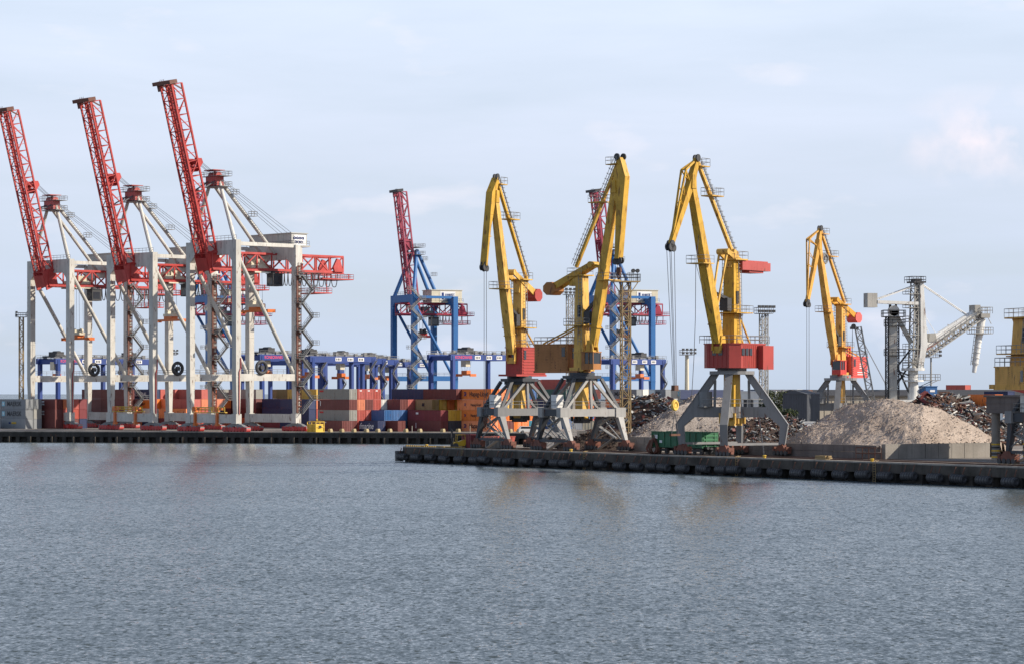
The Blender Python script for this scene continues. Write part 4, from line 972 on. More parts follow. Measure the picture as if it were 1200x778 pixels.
    if T.get('apexmat'):
        m = MB(); m.bb(ax - 1.0, ax + 1.1, -ah - .6, ah + .6, az - 1.4, az + .9); m.wheel((ax, 0, az + 1.1), (0, 1, 0), .9, 2 * ah, 14); m.bb(ax - 1.6, ax + 1.9, -ah - .3, ah + .3, az + 2.3, az + 2.5); m.beam((ax, 0, az + .9), (ax, 0, az + 2.3), .3, .3); m.build('apex_head', M_[T['apexmat']], root)
    m = MB(); r = MB()
    for dz in (-1.6, 1.0):
        m.bb(ax - 2.2, ax + 1.4, -ah - 2.4, ah + 2.4, az + dz - .12, az + dz)
        r.rail([(ax - 2.2, -ah - 2.4, az + dz), (ax + 1.4, -ah - 2.4, az + dz), (ax + 1.4, ah + 2.4, az + dz), (ax - 2.2, ah + 2.4, az + dz)], 1.1, 1.4, .05, True)
    o = m.build('apex_platform', M_['grey_steel'], root); r.build('railing', M_['rail_grey'], o)
    # fixed girder (box truss) with its rear platforms
    g0, g1 = gx + 2.2, -T['back']
    gz, gh, gw = T['gz'], T['gh'], T['gw']
    m = MB(); n = int((g0 - g1) / 4.2)
    m.truss((g0, 0, gz), (g1, 0, gz), (0, 1, 0), Zv, gw, gh, n, .26, .15)
    for sy in (-1, 1): m.bb(g1, g0, sy * gw / 2 - .5, sy * gw / 2 + .5, gz - .55, gz - .303)
    gd = m.build('girder', bm, root)
    m = MB(); r = MB()
    for (x0, x1, z) in T['rear']:
        m.bb(x0, x1, -gw / 2 - 1.8, gw / 2 + 1.8, z - .18, z)
        r.rail([(x0, -gw / 2 - 1.8, z), (x1, -gw / 2 - 1.8, z), (x1, gw / 2 + 1.8, z), (x0, gw / 2 + 1.8, z)], 1.2, 1.4, .055, True)
        for x in (x0 + .3, x1 - .3):
            for sy in (-1, 1): m.beam((x, sy * gw / 2, z), (x, sy * gw / 2, gz - .4), .18, .18)
        m.bb(x0, x1, gw / 2 + .9, gw / 2 + 1.8, z + .003, z + .10)
    o = m.build('rear_platform', bm, root); r.build('railing', bm, o)
    m = MB(); m.prism([(-1.6, 0), (1.2, 0), (1.6, 1.2), (.4, 3.4), (-.6, 3.0)], (g1 + 2, gw / 2 + .4, gz), (1, 0, 0), Zv, .6); m.prism([(-1.6, 0), (1.2, 0), (1.6, 1.2), (.4, 3.4), (-.6, 3.0)], (g1 + 2, -gw / 2 - .4, gz), (1, 0, 0), Zv, .6)
    m.parts('sheave_bracket', bm, root)
    # raised boom
    bw = T.get('bw', gw)
    hb = Vector((gx + T.get('hx', 2.6), 0, gz - .3)); an = R(T['ba']); bd = Vector((math.cos(an), 0, math.sin(an))); bu = Vector((-bd.z, 0, bd.x))
    tipp = hb + bd * T['bl']
    m = MB(); n = int(T['bl'] / T['bp'])
    m.truss(hb, tipp, (0, 1, 0), bu, bw, T['bh'], n, T['bc'], T['bb'])
    m.beam(hb.lerp(tipp, .02) + bu * .2, tipp + bu * .2, 1.0, .1, (0, 1, 0))            # walkway between the chords
    for sy in (-1, 1): m.beam(hb + Vector((0, sy * bw * .22, 0)) + bu * (T['bh'] * .45), tipp + Vector((0, sy * bw * .22, 0)) + bu * (T['bh'] * .45), .22, .22, bu)
    if T['near']:
        for sy in (-1, 1):
            for k in range(n):
                q0 = hb.lerp(tipp, (k + .5) / n) + Vector((0, sy * bw / 2, 0)); m.beam(q0, q0 + bu * T['bh'], .12, .12, (0, 1, 0)); m.beam(q0 + Vector((0, -sy * bw * .28, 0)), q0 + Vector((0, -sy * bw * .28, 0)) + bu * (T['bh'] * .45), .12, .12)
            m.rail([hb.lerp(tipp, .03) + Vector((0, sy * .7, 0)) + bu * .25, tipp + Vector((0, sy * .7, 0)) + bu * .25], .9, 2.2, .045)
    b = m.build('boom', bm, root)
    m = MB()
    if T['near']:
        for sy in (-1, 1): m.prism([(-1.2, -.4), (3.6, -.4), (4.4, T['bh'] + .3), (-.6, T['bh'] + .3)], hb + Vector((0, sy * (bw / 2 + .05), 0)), bd, bu, .5)
        m.prism([(-.3, -bw / 2), (2.8, -bw / 2), (2.8, bw / 2), (-.3, bw / 2)], hb - bu * .35, bd, Vector((0, 1, 0)), .3)
        m.build('boom_foot', bm, b)
    m = MB()
    ya, yb = -bw / 2 - 2.3, bw / 2 + .5
    e = lambda y, a, b: tipp + Vector((0, y, 0)) + bd * a + bu * b
    m.beam(e(ya, .7, .4), e(yb, .7, .4), 2.2, .9, bd); m.beam(e(ya + .1, -.5, .9), e(ya + 1.5, -.5, .9), .9, 1.6, bd)
    for q in (-.6, .2, .9): m.beam(e(ya + .3 + q, .7, 1.5), e(ya + 1.2 + q, 1.5, 1.5), .08, .08)
    for y in (-bw / 2, bw / 2): m.beam(e(y, .3, .4), e(y, -1.6, T['bh']), .3, .3)
    m.build('boom_tip', M_[T['tipmat']], b)
    br = hb + bd * (T['bl'] * .57) + bu * T['bh']
    if T['near']:
        m = MB()
        for sy in (-1, 1): m.prism([(-2.2, -.2), (1.1, -.2), (.7, 1.6), (-.4, 1.8)], br + Vector((0, sy * bw * .36, 0)), bd, bu, .45)
        m.wheel(br + bu * 1.0, (0, 1, 0), .65, bw * .6, 14); m.bb(br.x - .8, br.x + .8, -bw * .3, bw * .3, br.z - 2.2, br.z - 1.0)
        m.build('sheave_bracket', M_['boom_red'], b)
    else:
        m = MB(); m.beam(br + bd * -2 - bu * T['bh'] * .5, br + bd * 2 - bu * T['bh'] * .5, bw * .9, T['bh'] * .8, bu); m.build('link_housing', M_['boom_purple'], b)
    m = MB()
    for sy in (-1.2, -.5, .5, 1.2):
        m.tube(br + Vector((0, sy, 0)) + bu * 1.6, (ax, sy * .7, az + 1.3), .055, None, 4)
        if T['near']: m.tube((ax, sy, az + 1.0), (-gx - 6.0, sy * 2.4, H + 1.5), .05, None, 4)
    m.beam((ax + .5, ah * .8, az), hb + bd * (T['bl'] * .42) + bu * T['bh'] + Vector((0, ah * .8, 0)), .28, .28); m.beam((ax + .5, -ah * .8, az), hb + bd * (T['bl'] * .42) + bu * T['bh'] + Vector((0, -ah * .8, 0)), .28, .28)
    m.build('rope', M_['wire'], root)
    # machinery house
    x0, x1, y0, y1, z0, z1 = T['house']
    m = MB(); m.bb(x0, x1, y0, y1, z0, z1); m.bb(x0 - .25, x1 + .25, y0 - .25, y1 + .25, z1 + .003, z1 + .22)
    for k in range(int((y1 - y0) / 2.2)): m.bb(x1 + .003, x1 + .05, y0 + 1 + k * 2.2, y0 + 1.08 + k * 2.2, z0 + .1, z1 - .1)
    m.bb(x0 - .4, x1 + .4, y0 - .9, y1 + .9, z0 - .35, z0 - .005)
    hs = m.build('machinery_house', hm, root)
    r = MB(); r.rail([(x0 - .2, y0 - .8, z0), (x1 + .3, y0 - .8, z0), (x1 + .3, y1 + .8, z0), (x0 - .2, y1 + .8, z0)], 1.1, 1.6, .045, True); r.build('railing', M_['rail_grey'], hs)
    if T['near']:
        m = MB(); m.bb(x0 + .4, x1 - .8, y1 + .01, y1 + .10, z0 - .2, z1 - .35); sg = m.build('sign_board', M_['paint_white'], hs)
        m = MB(); rnd = random.Random(4)
        F = Matrix.Translation(((x0 + x1) / 2 + .25, y1 + .13, 0)) @ rotz(R(180)) @ RX90
        for row, n, hh in ((z1 - 1.1, 4, .55), (z1 - 2.1, 3, .6)):
            for k in range(n):
                cx = (x0 + x1) / 2 + .25 + (n / 2 - k - .5) * .85
                m.ring((cx, y1 + .13, row), (0, 1, 0), hh * .45, .12, 10, 4); m.box((cx - .33, y1 + .13, row - .05), (.16, .06, hh))
        m.build('lettering', M_['paint_navy'], hs)
        m = MB(); m.tube((x0 + 2.6, y1 - .2, z0 - 4.2), (x0 + 2.6, y1 - .2, z0 - .5), 1.05, None, 14); m.bb(x0 + 1.3, x0 + 3.9, y1 - 1.5, y1 + 1.1, z0 - 4.5, z0 - 4.2); m.build('transformer_box', M_['sts_white'], root)
    else:
        xm, xw = (x0 + x1) / 2, x1 - x0
        m = MB(); m.bb(xm - xw * .28, xm + xw * .22, y1 + .02, y1 + .08, z0 + .4, z1 - .4); sg = m.build('sign_board', M_['paint_white'], hs)
        m = MB(); m.bb(xm + xw * .10, xm + xw * .17, y1 + .09, y1 + .11, z0 + .8, z1 - .8)
        for k in range(6): m.bb(xm + xw * .05 - k * .55, xm + xw * .05 - k * .55 - .36, y1 + .09, y1 + .11, (z0 + z1) / 2 + .1, (z0 + z1) / 2 + .8)
        for k in range(4): m.bb(xm + xw * .05 - k * .6, xm + xw * .05 - k * .6 - .4, y1 + .09, y1 + .11, (z0 + z1) / 2 - .8, (z0 + z1) / 2 - .3)
        m.build('lettering', M_['paint_navy'], hs)
    # trolley, driver's cabin, spreader on its ropes
    tx = T['tx']
    m = MB(); m.bb(tx - 3.2, tx + 3.2, -gw / 2 + .4, gw / 2 - .4, gz + .3, gz + 1.2); m.bb(tx - 2.0, tx + 1.0, -1.4, 1.6, gz + 1.2, gz + 2.6); m.wheel((tx + 1.8, 0, gz + 1.7), (0, 1, 0), .6, 2.4, 12)
    for sy in (-1, 1): m.bb(tx - 3, tx + 3, sy * (gw / 2 + .75) - .2, sy * (gw / 2 + .75) + .2, gz - .9, gz - .56)
    m.build('trolley', M_['cream'] if T['near'] else M_['grey_steel'], root)
    cx = tx - 2.2; cyy = gw / 2 + 2.1
    m = MB(); m.bb(cx - 1.5, cx + 1.5, cyy - 1.3, cyy + 1.3, gz - 4.2, gz - 1.2); m.bb(cx - 1.7, cx + 1.7, cyy - 1.5, cyy + 1.5, gz - 1.2, gz - 1.0); m.bb(cx - .3, cx + .3, gw / 2, cyy, gz - 1.0, gz - .6)
    cb = m.build('driver_cabin', M_['dark_steel'], root)
    m = MB(); m.bb(cx + 1.51, cx + 1.55, cyy - 1.1, cyy + 1.1, gz - 3.9, gz - 2.0); m.bb(cx - .9, cx + 1.2, cyy + 1.31, cyy + 1.35, gz - 3.7, gz - 1.8); m.parts('window', M_['glass'], cb)
    sz = T['spz']; sl = T.get('spl', 12.2)
    m = MB()
    for sx in (-1, 1): m.bb(tx + sx * .9 - .18, tx + sx * .9 + .18, -sl / 2, sl / 2, sz, sz + .5)
    for e in (-1, 1): m.bb(tx - 1.22, tx + 1.22, e * sl / 2 - .25, e * sl / 2 + .25, sz - .25, sz + .55)
    m.bb(tx - 1.1, tx + 1.1, -1.6, 1.6, sz + .5, sz + 1.2)
    spn = m.build('spreader', M_[T['sprmat']], root)
    m = MB()
    m.bb(tx - .9, tx + .9, -2.2, 2.2, sz + 1.21, sz + 1.9)
    for e in (-1, 1):
        m.wheel((tx, e * 1.8, sz + 2.3), (1, 0, 0), .7, .5, 14); m.bb(tx - .5, tx + .5, e * 1.0 - .3, e * 1.0 + .3, sz + 1.9, sz + 2.7)
    m.build('head_block', M_['cream'] if T['near'] else M_['dark_steel'], spn)
    m = MB()
    for e in (-1, 1):
        for sx in (-.6, .6): m.tube((tx + sx, e * 1.8, sz + 2.4), (tx + sx, e * 1.5, gz + .4), .045, None, 4)
    m.build('rope', M_['wire'], spn)
    # festoon loops below the girder
    m = MB(); nl = T['loops']; xs0, xs1 = tx - 4, g1 + 2.5
    for k in range(nl):
        f0, f1 = (k / nl) ** 1.5, ((k + 1) / nl) ** 1.5
        xa, xb = xs0 + (xs1 - xs0) * f0, xs0 + (xs1 - xs0) * f1; pts = []
        dp = 3.3 if T['near'] else 2.4
        for j in range(9):
            u = j / 8; pts.append((xa + (xb - xa) * u, gw / 2 + .9, gz - .55 - dp * (1 - (2 * u - 1) ** 4)))
        m.path(pts, .11, 5)
    m.beam((xs0 + 4, gw / 2 + .9, gz - .5), (xs1, gw / 2 + .9, gz - .5), .18, .18)
    m.build('festoon_cable', M_['dark_steel'], root)
    # stair tower on a leg, lift rack
    sx, sy = T['stair']; X, Y = sx * gx, sy * wy
    m = MB(); z = 4.3; k = 0; step = 3.4; yy = Y + (ll / 2 + 1.0) * sy if T['near'] else Y + (ll / 2 + .9) * sy
    so_ = -1 if T['near'] else 1
    while z < T['stop']:
        a, b = (X - .4 - lw * .5 * 0, X - 3.6) if k % 2 == 0 else (X - 3.6, X - .4)
        if T['near'] is False: a, b = (X + 1.8, X - 1.8) if k % 2 == 0 else (X - 1.8, X + 1.8)
        m.beam((a, yy, z), (b, yy, z + step), .9, .14)
        for o_ in (-.42, .42): m.rail([(a, yy + o_, z), (b, yy + o_, z + step)], 1.1, 1.4, .05)
        e = Vector((b + (.7 if b > a else -.7), yy, z + step)); m.box(e, (1.8, 1.7, .12)); m.rail([e + Vector((-.9, -.85, .06)), e + Vector((.9, -.85, .06)), e + Vector((.9, .85, .06)), e + Vector((-.9, .85, .06))], 1.1, .9, .05, True)
        if k % 2 == 1: m.beam(e, (X, Y, z + step), .14, .14)
        z += step; k += 1
    m.build('stair_tower', M_['mast_steel'] if not T['near'] else M_['grey_steel'], root)
    if T['near']:
        m = MB(); yq = Y + ll / 2 + .22
        m.bb(X + lw * .1, X + lw * .42, Y + ll / 2 + .003, yq, 4.5, H - 6); m.ladder((X - .4, yq, 4.5), (X - .4, yq, H - 5), (1, 0, 0), .8, .8, .09)
        z = 6
        while z < H - 6: m.bb(X - .8, X + .2, Y + ll / 2 + .004, yq + .05, z, z + .35); z += 1.5
        m.build('lift_rack', M_['rack_brown'], root)
        # cable reel on the tie beam
        m = MB(); c = Vector((gx - 6.9, wy + .9, T['tz'] + 2.4)); m.ring(c, (0, 1, 0), 1.45, .42, 24, 8); m.wheel(c, (0, 1, 0), .55, .9, 14)
        for k in range(8): m.beam(c, c + Vector((math.cos(k * math.pi / 4), 0, math.sin(k * math.pi / 4))) * 1.3, .12, .12, (0, 1, 0))
        m.bb(c.x - .3, c.x + .3, wy - .3, wy + .45, T['tz'] + .8, c.z)
        m.build('cable_reel', M_['dark_steel'], root)
        # buffer gear and yellow catwalk on the waterside sill
        m = MB(); m.rail([(gx + lw * .6, -wy * .78, 4.8), (gx + lw * .6, wy * .62, 4.8)], 1.1, 2.6, .14); m.bb(gx + .2, gx + lw * .6, -wy * .8, wy * .64, 4.62, 4.8); m.build('catwalk', M_['safety_yellow'], root)
        m = MB()
        for yy in (-wy * .66, wy * .30):
            m.bb(gx + lw * .46, gx + lw * .8, yy - .35, yy + .35, 1.9, 4.6); m.bb(gx + .35, gx + lw * .8, yy - .8, yy + .3, 4.9, 6.1); m.box((gx + lw * .66, yy + .2, 1.7), (.9, .9, .6)); m.bb(gx + .5, gx + lw * .7, yy + .9, yy + 2.0, 5.2, 5.9); m.cut()
        m.parts('hatch_clamp', M_['orange'], root)
    return root
_w = MB(); _w.wheel((0, 0, 0), (1, 0, 0), .62, 1.3, 16); _w.wheel((0, 0, 0), (1, 0, 0), .22, 1.4, 8); WHEEL = _w.mesh('wheel', M_['wheel_red'])
YS = R(-138)
NEARP = dict(G=18.2, W=19.2, H=46.6, lw=1.5, ll=1.75, frame='sts_white', boom='boom_red', housemat='sts_house', near=True, tz=13.3, dr=.5, ph=3.5, conduit=True,
    apex=(8.6, 61.6), ay=1.7, ar=.52, apexmat='house_red', gz=40.0, gh=3.9, gw=5.2, back=29.5, rear=[(-31.5, -21.5, 38.2), (-24.5, -19.0, 34.6)],
    ba=75.5, bl=45.5, bh=3.0, bw=4.6, bp=3.6, bc=.21, bb=.10, tipmat='rack_brown', house=(-13.7, -8.9, -9.5, 8.0, 45.97, 48.9), tx=-4.0, spz=29.5, sprmat='orange', loops=13, stair=(-1, 1), stop=36)
grp = 'white container cranes with red booms along the far quay'
sts_crane('rightmost white container crane with raised red lattice boom, tallest on the far quay', W(285, 4.727), YS, dict(NEARP), grp)
def shifted(d, dz, **k):
    T = dict(d); T['H'] += dz; T['apex'] = (T['apex'][0], T['apex'][1] + dz + k.pop('da', 0)); T['gz'] += dz; h = T['house']; T['house'] = h[:4] + (h[4] + dz, h[5] + dz)
    T['rear'] = [(a, b, z + dz) for a, b, z in T['rear']]; T.update(k); return T
sts_crane('middle white container crane, its red boom raised between the other two', W(189, 4.526), YS, shifted(NEARP, -1.5, bl=46.0, spz=28.0, tx=-3.0), grp)
sts_crane('leftmost white container crane, its raised red boom tip touching the picture edge', W(93, 4.336), YS, shifted(NEARP, -1.7, bl=47.0, spz=23.8, tx=0.5), grp)
YB = R(180 + 90 - 65)
BLUEP = dict(G=15.4, W=18.5, H=43.6, lw=1.75, ll=1.9, frame='sts_blue', boom='boom_purple', housemat='cream', near=False, tz=14.5, dr=.5, ph=2.6, rear_drop=.6,
    apex=(3.6, 59.4), ay=2.0, ar=.72, bs=3.0, gz=37.0, gh=3.6, gw=4.8, back=15.5, rear=[(-17.5, -10.0, 36.6), (-16.0, -6.0, 33.6)], hx=-2.4,
    ba=83, bl=43.0, bh=2.8, bp=4.3, bc=.24, bb=.15, tipmat='dark_steel', house=(-12.6, -1.0, -3.6, 4.4, 41.3, 45.3), tx=0.5, spz=29.0, spl=8, sprmat='wheel_red', loops=8, stair=(1, 1), stop=42)
gb = 'blue container cranes standing behind the yard'
sts_crane('blue container crane with purple red boom left of the first yellow crane', W(497, 3.33), YB, dict(BLUEP), gb)
sts_crane('blue container crane half hidden behind the second yellow crane', W(727, 3.33), YB, dict(BLUEP), gb)
sts_crane('blue container crane seen through the legs of the rightmost white crane', W(259, 3.33), YB, dict(BLUEP), gb)
# ------------------------------------------------------------------ containers
YA = R(-46); Ad = Vector((math.cos(YA), math.sin(YA), 0)); Bd = Vector((-Ad.y, Ad.x, 0)); CH = 2.62
def container_mesh(L_, name):
    m = MB(); H = 2.59; w = 1.219; hl = L_ / 2
    m.bb(-hl + .05, hl - .05, -w + .05, w - .05, .06, H - .05)                       # inner box
    p = 0.56; n = int((L_ - .4) / p)
    for sy in (-1, 1):                                                               # ribbed long sides
        for k in range(n):
            x = -hl + .2 + (L_ - .4) * (k + .5) / n
            y0, y1 = sy * (w - .05), sy * (w - .008); 
            P = [(x - .20, y0, .16), (x - .09, y1, .16), (x + .09, y1, .16), (x + .20, y0, .16), (x - .20, y0, H - .12), (x - .09, y1, H - .12), (x + .09, y1, H - .12), (x + .20, y0, H - .12)]
            F = [(0, 1, 5, 4), (1, 2, 6, 5), (2, 3, 7, 6)]
            m.add(P, F if sy < 0 else [tuple(reversed(f)) for f in F])
    for k in range(8):
        y = -w + .2 + (2 * w - .4) * (k + .5) / 8
        m.bb(-hl + .008, -hl + .05, y - .09, y + .09, .16, H - .12); 
    for sx in (-1, 1):
        for sy in (-1, 1): m.bb(sx * hl, sx * (hl - .16), sy * w, sy * (w - .16), 0, H)
    for sy in (-1, 1):
        m.bb(-hl + .16, hl - .16, sy * w, sy * (w - .1), .0, .16); m.bb(-hl + .16, hl - .16, sy * w, sy * (w - .08), H - .12, H - .003)
    for sx in (-1, 1):
        m.bb(sx * hl, sx * (hl - .1), -w + .16, w - .16, 0, .16); m.bb(sx * hl, sx * (hl - .1), -w + .16, w - .16, H - .12, H - .003)
    return m.mesh(name, M_['box_brown'])
def door_mesh(sy):
    m = MB(); y0, y1 = (.01, 1.05) if sy > 0 else (-1.05, -.01)
    m.bb(0, .05, y0, y1, .18, 2.45)
    for z in (.55, 1.2, 1.85): m.bb(.051, .065, y0 + .06, y1 - .06, z - .2, z + .2)
    for yy in (y0 + .25, y1 - .25): m.tube((.10, yy, .1), (.10, yy, 2.5), .03, None, 5); m.bb(.05, .13, yy - .05, yy + .05, 1.0, 1.08)
    return m.mesh('door', M_['box_brown'])
C40, C20 = container_mesh(12.19, 'shipping_container'), container_mesh(6.06, 'shipping_container')
DOORS = [door_mesh(-1), door_mesh(1)]
LV = ['bottom', 'second', 'third', 'fourth', 'fifth']
ORD = ['front', 'second', 'third', 'fourth', 'fifth', 'sixth', 'seventh', 'eighth']
def setmat(o, m):
    o.material_slots[0].link = 'OBJECT'; o.material_slots[0].material = m
USED = set()
def container(corner, L_, lvl, color, label, group, doors=True, z0=0.0, yaw=YA):
    a = Vector((math.cos(yaw), math.sin(yaw), 0)); b = Vector((-a.y, a.x, 0))
    c = Vector(corner) - a * (L_ / 2) + b * 1.219
    o = inst('shipping_container', C40 if L_ > 8 else C20, None, (c.x, c.y, DECK + 0.02 + z0 + lvl * CH), yaw); setmat(o, M_['box_' + color])
    k = 2; base = label
    assert label not in USED, label
    USED.add(label); tag(o, label, 'container', group)
    if doors:
        for d in DOORS:
            q = inst('door', d, o, (L_ / 2 - .03, 0, 0)); setmat(q, M_['box_' + color])
    return o
def side_text(o, s, size, x, z, m, sx=1.0, shear=0.0, name='lettering'):
    return text(s, size, Matrix.Translation((x, -1.235, z)) @ RX90, M_[m], o, name, 0.012, sx, shear)
def mark(o, x, z, w, h, m, name='marking'):
    k = MB(); k.bb(x - w / 2, x + w / 2, -1.25, -1.222, z - h / 2, z + h / 2); return k.build(name, M_[m], o)
def star(o, x, z, r):
    k = MB(); k.bb(x - r, x + r, -1.245, -1.222, z - r, z + r); s = k.build('emblem', M_['paint_star'], o)
    P = []
    for i in range(14):
        t = math.pi * i / 7 + math.pi / 2; rr = r * .8 if i % 2 == 0 else r * .36; P.append((rr * math.cos(t), rr * math.sin(t)))
    k = MB(); k.prism(P, (x, -1.25, z), (1, 0, 0), Zv, .02); k.build('star', M_['paint_white'], s)
def maersk(o, L_=12.19, big=1.0):
    star(o, -L_ * .36, 1.35, .62); side_text(o, 'MAERSK', 1.75 * big, L_ * .06, 1.3, 'paint_black', 1.05)
def lloyd(o, L_=12.19, big=True):
    x = -L_ * .27; k = MB(); h = .85 if big else .55
    for j in range(3): k.prism([(-.5 * h * 1.2, -.16 * h), (.3 * h, -.16 * h), (.6 * h, .16 * h), (-.2 * h, .16 * h)], (x + (.25 if j == 1 else 0) * h, -1.24, 1.35 + (j - 1) * .42 * h), (1, 0, 0), Zv, .02)
    k.build('emblem', M_['paint_navy'], o)
    side_text(o, 'Hapag-Lloyd', 1.65 if big else .9, L_ * .14 if big else L_ * .05, 1.3, 'paint_black', .82)
def block(px, s, L_, rows, phrase, group, doors=True, bay=0.0, z0=0.0):
    """rows: list of level lists (bottom first), first row nearest the water; None skips"""
    out = {}
    c0 = W(px, s, 0)
    for j, lv in enumerate(rows):
        for k, col in enumerate(lv):
            if not col: continue
            half = False; LL = L_
            if col.startswith('half '): LL = 6.06; col = col[5:]; half = True
            co = c0 + Bd * (2.62 * j) - Ad * (6.13 if half else 0)
            top = k == len(lv) - 1
            lab = '%s container, %s in %s row, %s' % (col, 'top' if top and k else LV[k], ORD[j], phrase)
            out[(j, k)] = container(co, LL, k, col, lab, group, doors, z0)
    return out
gA = 'containers stacked in front on the far quay'
# row nearest the quay edge, one high
f0 = W(401.0, 4.76, 0)
c = container(f0, 12.19, 0, 'brown', 'brown ground container with white marks beside the yellow safety cage', gA); mark(c, -3.6, 1.7, 1.3, .4, 'paint_white'); mark(c, -3.6, 1.0, 1.5, .4, 'paint_white'); mark(c, -.2, 2.2, .3, .3, 'paint_white')
c = container(W(442.8, 4.76, 0), 12.19, 0, 'navy', 'navy ground container with white script lettering below the blue ones', gA)
side_text(c, 'Safmarine', 2.1, 1.0, 1.25, 'paint_white', .82, .35); mark(c, -4.3, 1.55, .25, 1.2, 'paint_red'); mark(c, -3.7, 1.9, .9, .25, 'paint_white'); mark(c, -3.7, 1.3, .9, .25, 'paint_white')
c = container(W(466.3, 4.76, 0), 6.06, 0, 'brown', 'short brown ground container next to the navy one with script lettering', gA); mark(c, -2.2, 1.4, .22, 1.3, 'paint_white')
ph = 'grey and brown stack behind yellow cage'
A = block(409.5, 4.74, 12.19, [['brown', 'grey', 'brown', 'grey'], ['red', 'red', 'rust orange', 'red'], ['brown', 'red', 'brown', 'red'], ['red', 'brown', 'red', 'red'], ['brown', 'slate', 'white'], ['red', 'orange', 'orange'], ['slate', 'navy', 'slate'], ['white', 'grey', 'white']], ph, gA)
for kk in (1, 3): mark(A[(0, kk)], -4.6, 2.05, 1.5, .42, 'paint_red')
mark(A[(0, 2)], -5.0, 1.6, .25, 1.2, 'paint_white')
for j in (1, 2, 3):
    k = MB(); k.bb(6.13, 6.16, -.5, .1, 2.0, 2.3); k.build('marking', M_['paint_white'], A[(j, 3)])
ph = 'blue stack right of grey stack'
B_ = block(450.5, 4.73, 12.19, [['brown', 'blue'], ['navy', 'blue', None], ['slate', 'blue', 'brown'], ['navy', 'slate', 'red'], ['blue', 'navy', 'rust orange'], ['navy', 'red', 'brown', 'navy'], ['blue', 'brown', 'red', 'navy']], ph, gA)
ph = 'yellow ended stack left of orange stack'
C_ = block(516.5, 4.76, 12.19, [['brown', 'darkred'], ['charcoal', 'yellow', 'half tan'], ['charcoal', 'yellow', 'half yellow', 'brown'], ['slate', 'yellow', 'half orange', 'slate'], ['blue', 'yellow', 'half yellow', 'yellow']], ph, gA)
mark(C_[(0, 1)], -2.6, 1.8, .9, .5, 'paint_white'); mark(C_[(0, 0)], -3.0, 1.4, .2, 1.3, 'paint_white'); mark(C_[(1, 2)], -.2, 1.3, .9, .8, 'paint_black')
c = container(W(503, 4.6, 0), 12.19, 3, 'navy', 'navy top container with large white letters left of the brown one', gA)
side_text(c, 'API', 2.1, 1.2, 1.2, 'paint_white', 1.1); mark(c, 1.0, 2.25, 2.6, .3, 'paint_red')
ph = 'orange stack left of red housed crane'
D_ = block(575.5, 4.78, 12.19, [['orange'] * 4, ['orange', 'rust orange', 'orange', 'orange'], ['brown', 'orange', 'yellow', 'rust orange'], ['orange', 'brown', 'orange', 'white'], ['orange', 'red', 'rust orange', 'blue'], ['cyan', 'orange', 'red', 'blue']], ph, gA)
for k in range(4): lloyd(D_[(0, k)], big=k in (0, 3))
gB = 'containers stacked further back in the yard'
ph = 'stack between the two lattice legged cranes'
E_ = block(664, 4.45, 12.19, [['blue', 'brown', 'navy', 'green'], ['navy', 'orange', 'brown', 'green', 'red'], ['brown', 'navy', 'red', 'brown', 'red'], ['red', 'blue', 'orange', 'red', 'red'], ['brown', 'red', 'slate', 'brown']], ph, gB, True)
mark(E_[(0, 3)], -4.9, 1.3, .3, 1.7, 'paint_white')
E2 = block(634, 4.3, 12.19, [['brown', 'red', 'orange', 'red', 'red'], ['red', 'navy', 'brown', 'red', 'brown'], ['orange', 'brown', 'red', 'red', 'red']], 'tall red stack below red machinery house', gB, False)
ph = 'stack right of brown housed crane'
F_ = block(746, 4.15, 12.19, [['navy', 'blue', 'orange', 'steel grey'], ['brown', 'orange', 'white', 'white'], ['navy', 'red', 'charcoal', 'slate']], ph, gB, False); maersk(F_[(0, 3)])
ph = 'stack left of hanging yellow hook'
G_ = block(780, 4.1, 12.19, [['navy', 'slate', 'yellow', 'steel grey'], ['brown', 'tan', 'white', 'charcoal']], ph, gB, False); maersk(G_[(0, 3)])
ph = 'pale stack left of blue roofed shed'
H_ = block(826, 4.1, 12.19, [['brown', 'navy', 'white', 'white'], ['blue', 'white', 'red', 'slate']], ph, gB, False); maersk(H_[(0, 3)])
ph = 'stack behind the bushy tree'
I_ = block(934, 4.15, 12.19, [['navy', 'brown', 'blue', 'white'], ['slate', 'red', 'slate', 'blue']], ph, gB, False); maersk(I_[(0, 3)])
c = container(W(897, 4.2, 0), 6.06, 3, 'slate', 'slate blue short container beside the pale one behind the bushy tree', gB, False)
